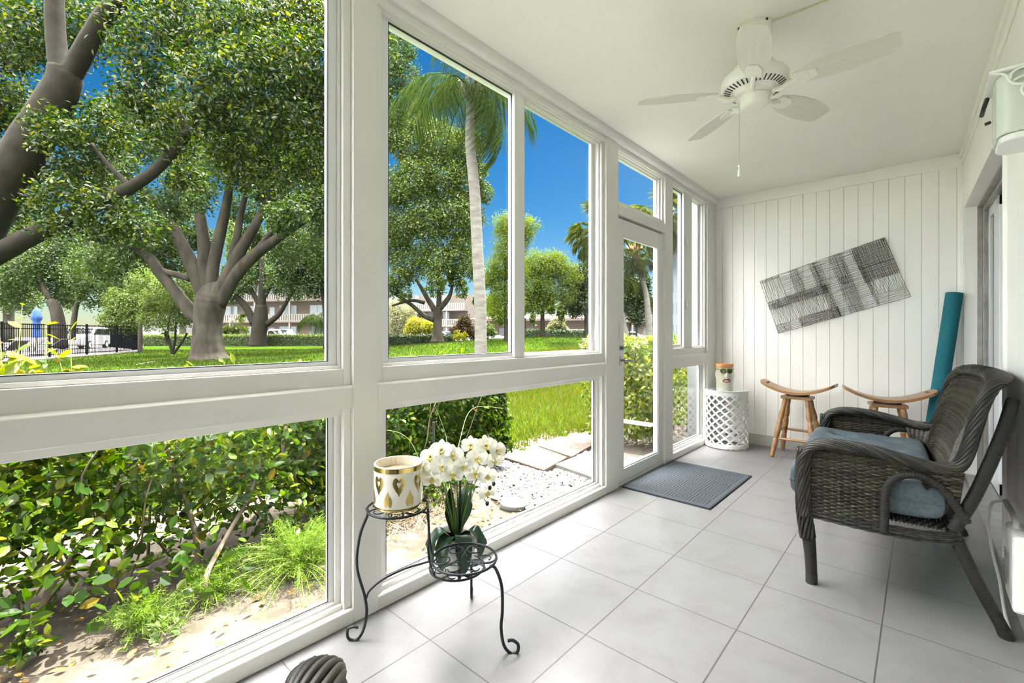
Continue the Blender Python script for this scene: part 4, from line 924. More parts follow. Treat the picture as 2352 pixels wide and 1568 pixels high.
# ================================================================ doormat
def mat_mat():
    m, nt, out = new_mat('ribbed_mat'); N = nt.nodes; L = nt.links
    p = N.new('ShaderNodeBsdfPrincipled'); L.new(p.outputs[0], out.inputs[0]); p.inputs['Roughness'].default_value = .95
    tc = N.new('ShaderNodeTexCoord')
    def M(op, a, b=None, c=None):
        n = N.new('ShaderNodeMath'); n.operation = op
        for i, x in enumerate((a, b, c)):
            if x is None: continue
            if isinstance(x, (int, float)): n.inputs[i].default_value = x
            else: L.new(x, n.inputs[i])
        return n.outputs[0]
    sp = N.new('ShaderNodeSeparateXYZ'); L.new(tc.outputs['Object'], sp.inputs[0]); X, Y = sp.outputs[0], sp.outputs[1]
    u = M('ADD', X, Y); v = M('SUBTRACT', X, Y); S = .145
    cu = M('FLOOR', M('DIVIDE', u, S)); cv = M('FLOOR', M('DIVIDE', v, S)); par = M('FLOORED_MODULO', M('ADD', cu, cv), 2)
    s1 = M('SINE', M('MULTIPLY', X, 2*pi/.021)); s2 = M('SINE', M('MULTIPLY', Y, 2*pi/.021))
    w = M('ADD', M('MULTIPLY', s1, par), M('MULTIPLY', s2, M('SUBTRACT', 1, par)))
    bx = M('GREATER_THAN', M('ABSOLUTE', X), .275); by = M('GREATER_THAN', M('ABSOLUTE', Y), .42); bd = M('MAXIMUM', bx, by)
    h = M('MULTIPLY', M('ADD', M('MULTIPLY', w, .5), .5), M('SUBTRACT', 1, bd))
    e1 = M('MAXIMUM', M('GREATER_THAN', M('ABSOLUTE', X), .302), M('GREATER_THAN', M('ABSOLUTE', Y), .447))
    h = M('MULTIPLY', M('ADD', h, M('MULTIPLY', bd, .6)), M('SUBTRACT', 1, M('MULTIPLY', e1, .8)))
    nz = N.new('ShaderNodeTexNoise'); nz.inputs['Scale'].default_value = 400; L.new(tc.outputs['Object'], nz.inputs[0])
    f = M('MULTIPLY_ADD', nz.outputs[0], .5, M('MULTIPLY', h, .75))
    r = ramp(nt, [(.2,(.005,.007,.010)),(.8,(.055,.070,.085))]); L.new(f, r.inputs[0]); L.new(r.outputs[0], p.inputs['Base Color'])
    bp = N.new('ShaderNodeBump'); bp.inputs['Strength'].default_value = 1; bp.inputs['Distance'].default_value = .004; L.new(f, bp.inputs['Height']); L.new(bp.outputs[0], p.inputs['Normal'])
    return m
b = MB(); b.box((-.315,-.46,0),(.315,.46,.009)); o = b.build('doormat', mat_mat(), bevel=.004); o.location = (.325,3.438,0); o.rotation_euler = (0,0,radians(-.6))
tag(o, 'dark blue-grey ribbed doormat with diamond pattern lying at the glass door', 'doormat')

# ================================================================ lattice side table, glass top, face planter
tc_ = (.185, 4.79)
t = empty('side_table', (*tc_, 0), label='white round metal lattice side table with chipped base in the far left corner', cat='table')
CHIP = pmat('chipped_white_metal', (.78,.78,.76), .4, noise=.05, nscale=5)
R = .195; Ht = .56
def curved_strip(b, th0, th1, z0, z1, w, n=26, tk=.004):
    tt = np.linspace(0,1,n); th = th0+(th1-th0)*tt; z = z0+(z1-z0)*tt
    L_ = math.hypot((th1-th0)*R, z1-z0); nx, nz = -(z1-z0)/L_*w/2, (th1-th0)*R/L_*w/2
    V = []
    for s, rr in ((-1,R-tk),(1,R-tk),(1,R),(-1,R)):
        a = th + s*nx/R; zz = z+s*nz; V.append(np.c_[np.cos(a)*rr, np.sin(a)*rr, zz])
    V = np.stack(V,1).reshape(-1,3); i = np.arange(n-1)[:,None,]*4; Q = np.concatenate([i+np.array([[k,(k+1)%4,4+(k+1)%4,4+k]]) for k in range(4)]); b.add(V, Q)
b = MB(); ns = 14; turn = 2*pi*.46
for k in range(ns):
    a = 2*pi*k/ns
    curved_strip(b, a, a+turn, .04, Ht-.035, .0155); curved_strip(b, a+.001, a-turn, .04, Ht-.035, .0165, tk=.0045)
b.build('lattice', CHIP, t)
b = MB(); b.lathe([(R-.005,Ht-.045),(R+.001,Ht-.045),(R+.001,Ht),(R-.005,Ht),(R-.005,Ht-.045)], n=64); b.lathe([(.001,Ht-.006),(R-.003,Ht-.006),(R-.003,Ht-.001),(.001,Ht-.001)], n=64); b.build('top_band', CHIP, t, smooth=SM)
b = MB(); b.lathe([(R-.006,.012),(R+.004,.008),(R+.006,.02),(R+.003,.045),(R-.004,.05),(R-.006,.012)], n=64); b.build('base_band', CHIP, t, smooth=SM)
b = MB()
for a0, a1 in ((-1.25,-.45),(-.35,.1)): b.lathe([(R+.0035,.002),(R+.0075,.004),(R+.0068,.017),(R+.004,.019)], n=14, a0=a0, a1=a1)
b.build('rusty_chip', pmat('rusty_edge',(.30,.24,.16),.8,noise=.8,nscale=40,col2=(.75,.74,.7)), t, smooth=SM)
b = MB(); b.lathe([(.001,0),(R+.008,0),(R+.010,.003),(R+.008,.006),(.001,.006)], n=64); o = b.build('glass_top', [pmat('clear_glass_top',(.62,.70,.72),.04,coat=1)], smooth=SM); o.location = (*tc_, Ht); tag(o, 'round glass plate lying on the white lattice table', 'table top')
pl = empty('face_planter', (.175,4.765,Ht+.006), radians(-60), 'cream ceramic face planter with green glasses, red lips and orange rim, on the table', 'planter')
CRACK = pmat('crackled_cream_glaze', (.66,.64,.52), .2, noise=.12, nscale=14, coat=.5)
def face_r(a, z):
    r = .076 + .004*sin(pi*z/.25); 
    r += .022*math.exp(-(a/.16)**2)*math.exp(-((z-.135)/.032)**2)*(1 if z>.10 else .9)   # nose
    r += .010*math.exp(-(a/.10)**2)*math.exp(-((z-.165)/.03)**2)
    r += .007*math.exp(-(a/.30)**2)*math.exp(-((z-.092)/.014)**2)
    r -= .004*math.exp(-((abs(a)-.42)/.2)**2)*math.exp(-((z-.19)/.02)**2)
    r += .010*math.exp(-((abs(a)-1.5)/.12)**2)*math.exp(-((z-.145)/.035)**2)
    return r
b = MB(); A_ = np.linspace(-pi,pi,97)[:-1]; Zs = np.linspace(0,.222,60); V = np.array([[(face_r(a,z)*cos(a), face_r(a,z)*sin(a), z) for a in A_] for z in Zs]).reshape(-1,3)
i = np.arange(59)[:,None]; j = np.arange(96)[None,:]; b.add(V, np.stack([i*96+j,i*96+(j+1)%96,(i+1)*96+(j+1)%96,(i+1)*96+j],-1).reshape(-1,4)); b.lathe([(.07,.002),(.001,.002)],n=24)
b.build('head', CRACK, pl, smooth=True)
b = MB(); b.lathe([(.079,.22),(.0815,.222),(.0815,.254),(.079,.257),(.074,.254),(.074,.22)], n=48); b.build('rim', pmat('orange_glaze',(.52,.20,.07),.25,noise=.4,nscale=18,col2=(.62,.33,.15)), pl, smooth=SM)
def on_face(b, outline, zc, ac, off=.003, m=0):
    """filled patch following the face surface, outline in (angle,z)"""
    n = len(outline); V = [];
    for k in (0,.5,1):
        for a, z in outline: aa = ac+a*k; zz = zc+z*k; r = face_r(aa,zz)+off+(.002*(1-k)); V.append((r*cos(aa), r*sin(aa), zz))
    Fs = [(k*n+q, k*n+(q+1)%n, (k+1)*n+(q+1)%n, (k+1)*n+q) for k in (0,1) for q in range(n)]; b.add(V, Fs, m)
ell = lambda a, z, n=20, p=1: [(a*cos(2*pi*k/n), z*sin(2*pi*k/n)) for k in range(n)]
b = MB(); 
for s in (-1,1): on_face(b, ell(.31,.022), .186, s*.37, .006)
b.build('lens', pmat('dark_green_lens',(.06,.08,.02),.1), pl, smooth=True)
b = MB()
for s in (-1,1):
    P = [((face_r(s*.36+a,.188+z)+.007)*cos(s*.36+a), (face_r(s*.36+a,.188+z)+.007)*sin(s*.36+a), .188+z) for a, z in ell(.33,.024)]; b.tube(P, .0028, 6, closed=True)
    P = [((face_r(a,.205)+.005)*cos(a), (face_r(a,.205)+.005)*sin(a), .203-.000*a) for a in np.linspace(s*.05, s*1.45, 14)]; b.tube(P, .0045, 6)
b.build('glasses_frame', pmat('green_glaze',(.16,.20,.05),.2), pl, smooth=True)
b = MB(); on_face(b, [(.44*cos(t_), (.022 if sin(t_)>0 else .018)*sin(t_)*(1 if sin(t_)<0 else (1-.25*math.exp(-(cos(t_)/.2)**2)))) for t_ in np.linspace(0,2*pi,28)[:-1]], .092, 0, .003); b.build('lips', pmat('red_glaze',(.20,.03,.03),.2), pl, smooth=True)
b = MB(); on_face(b, [(.27*cos(t_), .008*sin(t_)) for t_ in np.linspace(0,2*pi,20)[:-1]], .091, 0, .006); b.build('teeth', pmat('pale_glaze',(.62,.42,.36),.25), pl, smooth=True)

# ================================================================ saddle stools
OAKW = pmat('honey_oak', (.36,.19,.075), .35, noise=.4, nscale=12, col2=(.24,.115,.04), stretch=(.3,3,3), coat=.2)
def stool(loc, rz, label):
    r = empty('saddle_stool', loc, rz, label, 'stool')
    # curved seat with two hand slots
    b = MB(); nx, ny = 33, 9; xs = np.linspace(-.29,.29,nx); hw = .115
    def zt(x): return .598 + .088*(abs(x)/.29)**2.0
    V = []
    for side in (1,0):
        for i, x in enumerate(xs):
            wv = hw*(1-.10*(abs(x)/.29)**3) - (.03*max(0,(abs(x)-.26)/.03)**2)
            for j in range(ny):
                y = -wv + 2*wv*j/(ny-1); V.append((x, y, zt(x) - (0 if side else .030) - (.004*((2*j/(ny-1)-1)**4) if side else -.004*((2*j/(ny-1)-1)**4))))
    def hole(i, j): x = (xs[i]+xs[i+1])/2; return .235 < abs(x) < .262 and 2 <= j < ny-3
    Fs = []; n1 = nx*ny
    for i in range(nx-1):
        for j in range(ny-1):
            a = i*ny+j
            if hole(i,j):
                for (p, q, ii, jj) in ((a,a+1,i-1,j),(a+1,a+ny+1,i,j+1),(a+ny+1,a+ny,i+1,j),(a+ny,a,i,j-1)):
                    if not hole(ii,jj): Fs.append((p,q,q+n1,p+n1))
                continue
            Fs.append((a,a+ny,a+ny+1,a+1)); Fs.append((a+n1+1,a+n1+ny+1,a+n1+ny,a+n1))
    for i in range(nx-1): a = i*ny; Fs += [(a,a+n1,a+n1+ny,a+ny),(a+ny-1,a+2*ny-1,a+n1+2*ny-1,a+n1+ny-1)]
    for j in range(ny-1): Fs += [(j+1,j+1+n1,j+n1,j)]; a = (nx-1)*ny+j; Fs += [(a,a+n1,a+n1+1,a+1)]
    b.add(V, Fs); b.build('seat', OAKW, r, smooth=SM)
    b = MB(); b.box((-.118,-.085,.528),(.118,.085,.556)); b.build('seat_block', OAKW, r, bevel=.006)
    b = MB(); b.tube([(0,0,.556),(0,0,.572)], .09, 24); b.build('swivel', BLACK, r, smooth=SM)
    prof = [(0,.0145),(.04,.0165),(.20,.021),(.30,.0225),(.315,.018),(.33,.0225),(.345,.018),(.36,.0225),(.375,.019),(.39,.021),(.52,.0235),(.60,.0215),(.64,.017),(.66,.021),(.72,.0235),(.80,.0195),(.86,.017),(.93,.020),(1.0,.019)]
    for sx in (-1,1):
        for sy in (-1,1):
            top = np.array((sx*.085,sy*.055,.53)); bot = np.array((sx*.168,sy*.165,.0)); b = MB()
            S = spline(prof, 3); P = bot + (top-bot)*S[:,0:1]; b.tube(P, S[:,1], 14); b.build('leg', OAKW, r, smooth=True)
    def lp(sx, sy, z): t = z/.53; return np.array((sx*(.168-.083*t), sy*(.165-.110*t), z))
    for a, c in (((-1,-1,.17),(1,-1,.17)),((-1,1,.22),(1,1,.22)),((-1,-1,.235),(-1,1,.235)),((1,-1,.235),(1,1,.235))):
        p, q = lp(*a), lp(*c); b = MB(); b.tube([p,p*.9+q*.1,(p+q)/2,p*.1+q*.9,q], [.007,.010,.012,.010,.007], 10); b.build('stretcher', OAKW, r, smooth=True)
    return r
stool((.795,4.80,0), radians(-3), 'honey oak saddle stool next to the white lattice table')
stool((1.425,4.77,0), radians(12), 'honey oak saddle stool behind the wicker loveseat')

# ================================================================ teal foam roll
p0 = np.array((1.665,4.86,.055)); p1 = np.array((1.822,4.975,1.44)); b = MB(); b.tube([(0,0,0)]+[tuple((p1-p0)*t) for t in (.25,.5,.75)]+[tuple(p1-p0)], .052, 28)
o = b.build('foam_roll', pmat('teal_foam',(.005,.17,.22),.75,noise=.2,nscale=60,bump=.4,bscale=250), smooth=SM); o.location = p0; tag(o, 'tall teal foam roll leaning in the far right corner', 'foam roll')

# ================================================================ woven wire wall piece
WIRE = pmat('dark_wire', (.022,.024,.020), .5, metal=.4)
c4 = [np.array((.429,1.644)), np.array((1.395,1.948)), np.array((1.564,1.429)), np.array((.591,1.12))]
org = np.array((1.0, Y1-.03, 1.53))
def wp(s, t, dy=0):
    p = (1-t)*((1-s)*c4[0]+s*c4[1]) + t*((1-s)*c4[3]+s*c4[2]); return (p[0]-org[0], dy, p[1]-org[2])
wr = empty('wire_wall_art', org, label='tilted rectangular woven black wire artwork hanging on the end wall', cat='wall art')
groups = {'cross_wires': [], 'long_wires': []}
def fam(kind, s0, s1, t0, t1, n, wob=.006):
    for k in range(n):
        f = (k+.5+random.uniform(-.35,.35))/n; P = []; ph = random.uniform(0,6); am = random.uniform(.2,1)*wob; dy = random.uniform(-.006,.006)
        for q in range(8):
            g = q/7
            if kind == 'V': s = s0+(s1-s0)*f+am*sin(ph+g*7)*.6; t = t0+(t1-t0)*g
            else: s = s0+(s1-s0)*g; t = t0+(t1-t0)*f+am*sin(ph+g*6+s*9)
            P.append(wp(s, t, dy+.002*sin(g*20+ph)))
        groups['cross_wires' if kind == 'V' else 'long_wires'].append(P)
fam('V',0,.17,0,.42,18); fam('H',0,.17,.0,.06,5)
fam('H',.0,.50,.42,.56,16); fam('V',0,.50,.41,.57,58)
fam('V',0,.50,.56,.85,58,.008); fam('H',0,.12,.85,1,10); fam('V',0,.12,.85,1,12); fam('H',.12,.22,.86,1,9); fam('H',.20,.52,.83,1,15); fam('V',.20,.52,.84,1,34)
fam('H',.17,.50,.0,.42,22,.009); fam('V',.25,.34,0,.42,11); fam('V',.42,.47,0,.42,6)
fam('H',.45,.80,.0,1.0,56,.009); fam('V',.58,.69,0,1,14); fam('V',.60,.66,.38,.52,8)
fam('H',.76,1,0,.60,44); fam('V',.76,1,0,.60,30); fam('V',.77,1,.6,.83,22,.009); fam('H',.78,1,.83,1,10)
for kind, s0, s1, t0, t1 in (('V',0,0,0,1),('V',1,1,0,1),('H',0,1,0,0),('H',0,1,1,1),('V',.17,.17,0,.42),('V',.46,.51,0,1),('V',.51,.51,0,1),('V',.76,.78,0,1),('V',.78,.79,.3,1),('H',0,.55,.42,.42),('H',0,.52,.85,.85),('H',.5,1,.36,.36),('H',.55,.8,.58,.56),('H',.77,1,.83,.83),('V',.745,.77,0,.6),('H',.6,.72,.50,.50)):
    P = [wp(s0+(s1-s0)*g, t0+(t1-t0)*g if kind=='V' else t0+(t1-t0)*g, random.uniform(-.003,.003)) for g in np.linspace(0,1,14)]; groups['cross_wires' if kind=='V' else 'long_wires'].append([tuple(np.array(p)+np.array([random.gauss(0,.001),0,random.gauss(0,.001)])) for p in P])
for nm, ls in groups.items():
    b = MB()
    for P in ls: b.tube(P, .00115, 4)
    o = b.build(nm, WIRE, wr)
b = MB(); b.tube([wp(.985,.03,0)[:1]+(.0,)+wp(.985,.03)[2:], (wp(.985,.03)[0],.02,wp(.985,.03)[2])], .004, 8); a_ = wp(.985,.03); b.tube([(a_[0]+.009*cos(q), -.004, a_[2]+.009*sin(q)) for q in np.linspace(0,2*pi,14)[:-1]], .0015, 5, closed=True); b.build('hanging_hook', WIRE, wr)
for P in (groups,): pass

# ================================================================ ceiling fan
fx, fy = 1.05, 2.33
FW = pmat('white_enamel', (.78,.78,.70), .35, noise=.04, nscale=10)
fan = empty('ceiling_fan', (fx,fy,H), label='white five-blade ceiling fan with a hanging pull chain', cat='ceiling fan')
b = MB(); b.lathe([(.001,0),(.076,0),(.076,-.035),(.068,-.062),(.045,-.08),(.02,-.085)], n=40); b.build('canopy', FW, fan, smooth=SM)
b = MB()
for a in (-2.3,-.6,.9): b.tube([(.074*cos(a),.074*sin(a),-.010),(.079*cos(a),.079*sin(a),-.010)], .006, 8)
b.build('canopy_slot', BLACK, fan)
b = MB(); b.tube([(0,0,-.08),(0,0,-.19)], .016, 14); b.build('downrod', FW, fan, smooth=SM)
b = MB(); b.lathe([(.02,-.165),(.05,-.172),(.088,-.185),(.094,-.20),(.094,-.222),(.134,-.232),(.142,-.245),(.142,-.272),(.136,-.285),(.118,-.292),(.096,-.30),(.085,-.318),(.06,-.322)], n=48); b.build('motor_housing', FW, fan, smooth=SM)
b = MB()
for k in range(40):
    a = 2*pi*k/40; c_, s_ = cos(a), sin(a); w = .0028
    P = [(.102,-.2985),(.130,-.2890)]
    V = [(P[0][0]*c_+s_*w, P[0][0]*s_-c_*w, P[0][1]-.0012),(P[1][0]*c_+s_*w, P[1][0]*s_-c_*w, P[1][1]-.0012),(P[1][0]*c_-s_*w, P[1][0]*s_+c_*w, P[1][1]-.0012),(P[0][0]*c_-s_*w, P[0][0]*s_+c_*w, P[0][1]-.0012)]
    V += [(x,y,z+.004) for x,y,z in V]; b.add(V, [(0,1,2,3),(7,6,5,4),(0,4,5,1),(1,5,6,2),(2,6,7,3),(3,7,4,0)])
b.build('motor_vents', pmat('vent_shadow',(.05,.05,.045),.8), fan)
b = MB(); b.lathe([(.04,-.315),(.064,-.318),(.066,-.326),(.060,-.330),(.060,-.362),(.052,-.372),(.030,-.377),(.001,-.378)], n=40); b.build('switch_housing', FW, fan, smooth=SM)
# blade + bracket
bl = MB(); xs = np.array([0,.02,.06,.12,.2,.28,.335,.356,.36]); hw = np.array([.030,.040,.052,.062,.066,.062,.052,.044,.041]); V = []
for z in (0,-.006):
    for x, w in zip(xs, hw): V += [(x,-w,z),(x,w,z)]
n_ = len(xs); Fs = []
for k in range(n_-1):
    Fs += [(2*k,2*k+2,2*k+3,2*k+1), (2*n_+2*k+1,2*n_+2*k+3,2*n_+2*k+2,2*n_+2*k), (2*k,2*n_+2*k,2*n_+2*k+2,2*k+2), (2*k+1,2*k+3,2*n_+2*k+3,2*n_+2*k+1)]
Fs += [(0,1,2*n_+1,2*n_),(2*n_-2,4*n_-2,4*n_-1,2*n_-1)]
bl.add(V, Fs)
BLADE = pmat('whitewashed_blade', (.66,.65,.58), .5, noise=.08, nscale=16, stretch=(.4,5,5))
blade0 = None
for ang in (212,140,68,-4,-76):
    if blade0 is None:
        blade0 = bl.build('blade', BLADE, fan); arm = MB()
        arm.tube(spline([(-.085,0,-.022),(-.05,0,-.030),(-.015,0,-.014),(.012,0,-.009)],4), .010, 8, flat=1.5)
        arm.box((-.01,-.034,-.014),(.055,.034,-.006)); arm.add([(.055,-.034,-.014),(.055,.034,-.014),(.085,.02,-.014),(.085,-.02,-.014),(.055,-.034,-.006),(.055,.034,-.006),(.085,.02,-.006),(.085,-.02,-.006)],[(3,2,1,0),(4,5,6,7),(0,1,5,4),(1,2,6,5),(2,3,7,6),(3,0,4,7)])
        ar0 = arm.build('blade_bracket', FW, blade0, bevel=.002); o = blade0
    else:
        o = copy_tree(blade0, fan)
    a = radians(ang); o.rotation_euler = (radians(-13), 0, a); o.location = (cos(a)*.165, sin(a)*.165, -.298)
b = MB(); b.tube([(-.052,-.03,-.345),(-.056,-.032,-.35),(-.056,-.032,-.64)], .0016, 6); b.build('pull_chain', pmat('brass_chain',(.45,.42,.32),.4,metal=.6), fan)
b = MB(); b.lathe([(.001,0),(.006,-.003),(.006,-.009),(.003,-.014),(.006,-.025),(.0085,-.052),(.006,-.056),(.001,-.056)], c=(-.056,-.032,-.635), n=14); b.build('pull_chain_knob', FW, fan, smooth=SM)

# ================================================================ wall lamp at the upper right
LW_ = pmat('frosted_shade', (.62,.66,.58), .25, noise=.05, nscale=6); lx, ly = 1.925, 1.96
lamp = empty('wall_lamp', (lx,ly,1.77), label='white wall lamp with frosted curved shade and scrolled metal bracket, upper right corner', cat='wall lamp')
b = MB(); out_ = [(.0,.085)]+[(-.10-.035*sin(q), .045+.04*cos(q)) for q in np.linspace(0,pi/2,8)]+[(-.135-.0*q,.045-.09*q) for q in (.5,1)]+[(-.10-.035*cos(q), -.045-.04*sin(q)) for q in np.linspace(0,pi/2,8)]+[(.0,-.085)]
b.prism(out_, 2, -.085, .085); b.build('lamp_shade', LW_, lamp, bevel=.004, smooth=SM)
b = MB(); b.prism([(x*1.0+(.006 if x<-.05 else 0), y*.97) for x,y in out_], 2, -.105, -.086); b.build('lower_rim', WHITE_PLASTIC, lamp, bevel=.006)
b = MB(); b.box((-.152,-.098,.086),(0,.098,.092)); b.box((-.006,-.06,-.10),(.0,.06,.10)); b.build('back_plate', WHITE_PLASTIC, lamp, bevel=.002)
b = MB(); yy = -.096
def sc(pts, r=.0032): b.tube(spline([(x,yy,z) for x,z in pts],6), r, 7)
sc([(-.15,.086),(-.135,.082),(-.120,.072),(-.112,.052),(-.098,.040),(-.075,.036),(-.06,.036),(-.03,.030),(0,.02)])
sc([(-.112,.058),(-.108,.074),(-.095,.082),(-.08,.082),(-.073,.074),(-.076,.066),(-.083,.067),(-.083,.074)]); sc([(-.105,.052),(-.090,.058),(-.07,.058),(-.05,.060),(-.04,.07),(-.045,.08),(-.055,.078)])
sc([(-.085,.036),(-.090,.022),(-.085,.006),(-.070,-.004),(-.05,-.010),(-.02,-.02),(0,-.035)]); sc([(-.078,.010),(-.07,.022),(-.05,.026),(-.03,.02),(-.03,.01),(-.04,.008)]); sc([(-.078,.036),(-.065,.05),(-.06,.062)])
sc([(-.152,.089),(0,.089)], .005); b.build('scroll_bracket', WHITE_PLASTIC, lamp, smooth=True)
b = MB(); b.tube([(-.145,.05,.07),(-.150,.09,.055),(-.152,.12,.045)], .006, 8); b.tube([(-.137,.06,.0),(-.148,.065,-.002)], .005, 8); b.build('wire_clip', BLACK, lamp, smooth=True)

# ================================================================ power box and cable low on the right wall
pb = empty('power_box', (W(2.55),2.55,0), label='white electrical box with vent slots on the lower right wall', cat='electrical box')
b = MB(); b.box((-.050,-.10,.10),(-.002,.10,.38)); b.build('housing', WHITE_PLASTIC, pb, bevel=.012)
b = MB()
for k in range(9): b.box((-.0575,-.02,.17+.014*k),(-.0548,.06,.176+.014*k))
b.build('vent_slots', pmat('slot_grey',(.3,.3,.28),.6), pb)
b = MB(); b.tube([(-.03,.0,.38),(-.03,.02,.40),(-.03,.09,.41),(-.03,.30,.405)], .010, 10); b.build('connector', pmat('grey_conduit',(.45,.45,.42),.5), pb, smooth=True)
b = MB(); P = spline([(W(2.9)-.03,2.85,.405),(W(2.9)-.06,2.90,.37),(W(2.9)-.07,2.90,.28),(W(2.9)-.06,2.85,.17),(W(2.8)-.05,2.76,.09),(W(2.7)-.05,2.62,.02),(W(2.55)-.05,2.45,.008)],8); b.tube(P, .0055, 8)
tag(b.build('power_cable', WHITE_PLASTIC, smooth=True), 'off-white cable looping from the wall box down to the floor', 'cable')
# ================================================================ wicker seats
def wick_mat(name, stops, rough=.45):
    m, nt, out = new_mat(name); N = nt.nodes; L = nt.links; p = N.new('ShaderNodeBsdfPrincipled'); L.new(p.outputs[0], out.inputs[0]); p.inputs['Roughness'].default_value = rough
    g = N.new('ShaderNodeNewGeometry'); tc = N.new('ShaderNodeTexCoord'); nz = N.new('ShaderNodeTexNoise'); nz.inputs['Scale'].default_value = 26; L.new(tc.outputs['Object'], nz.inputs[0])
    a = N.new('ShaderNodeMath'); a.operation = 'ADD'; L.new(g.outputs['Random Per Island'], a.inputs[0]); L.new(nz.outputs[0], a.inputs[1])
    s = N.new('ShaderNodeMath'); s.operation = 'MULTIPLY'; s.inputs[1].default_value = .5; L.new(a.outputs[0], s.inputs[0])
    r = ramp(nt, stops); L.new(s.outputs[0], r.inputs[0]); L.new(r.outputs[0], p.inputs['Base Color']); return m
W_PANEL = wick_mat('woven_wicker', [(.2,(.014,.013,.009)),(.5,(.038,.034,.022)),(.8,(.085,.076,.052))])
W_BRAID = wick_mat('braided_wicker', [(.25,(.003,.0033,.003)),(.5,(.010,.010,.008)),(.8,(.050,.046,.032))], .5)
W_DARK = wick_mat('wrapped_wicker', [(.2,(.003,.003,.0028)),(.8,(.012,.0115,.010))], .65)
def wavy(b, P, Nn, nst, j, amp, r, k0=0, flat=.55, sides=4):
    """one weft strand through points P (dense) weaving over stakes"""
    s = np.linspace(0, 1, len(P)); off = amp*np.sin(pi*(nst*s+k0) + pi*j); b.tube(P + Nn*off[:,None], r, sides, cap=False)
def rope(b, path, rx, ry, n, twist, r, up=(0,0,1)):
    P = np.asarray(path); T = np.gradient(P, axis=0); T /= np.linalg.norm(T,axis=1,keepdims=True)
    a = np.array([0,1.,0]); X = a - T*(T@a)[:,None]; X /= np.maximum(np.linalg.norm(X,axis=1,keepdims=True),1e-6); Yv = np.cross(T, X)
    L_ = np.r_[0, np.cumsum(np.linalg.norm(np.diff(P,axis=0),axis=1))]
    for k in range(n):
        ph = 2*pi*k/n + twist*L_; b.tube(P + X*(rx*np.cos(ph))[:,None] + Yv*(ry*np.sin(ph))[:,None], r, 6)
def wrapped(b, path, r, pitch=.006, sides=10, bump=.10):
    P = spline(path, 12); L_ = np.r_[0, np.cumsum(np.linalg.norm(np.diff(P[:,:3],axis=0),axis=1))]; n = int(L_[-1]/pitch*3); s = np.linspace(0, L_[-1], max(n,8))
    Q = np.stack([np.interp(s, L_, P[:,i]) for i in range(3)],1); R_ = np.interp(s, L_, P[:,3]) if P.shape[1] > 3 else np.full(len(s), r)
    b.tube(Q, R_*(1+bump*np.cos(np.arange(len(s))*2*pi/3)), sides)
def dense(P, step):
    P = np.asarray(P); L_ = np.r_[0, np.cumsum(np.linalg.norm(np.diff(P,axis=0),axis=1))]; s = np.linspace(0, L_[-1], max(4,int(L_[-1]/step))); return np.stack([np.interp(s,L_,P[:,i]) for i in range(P.shape[1])],1)
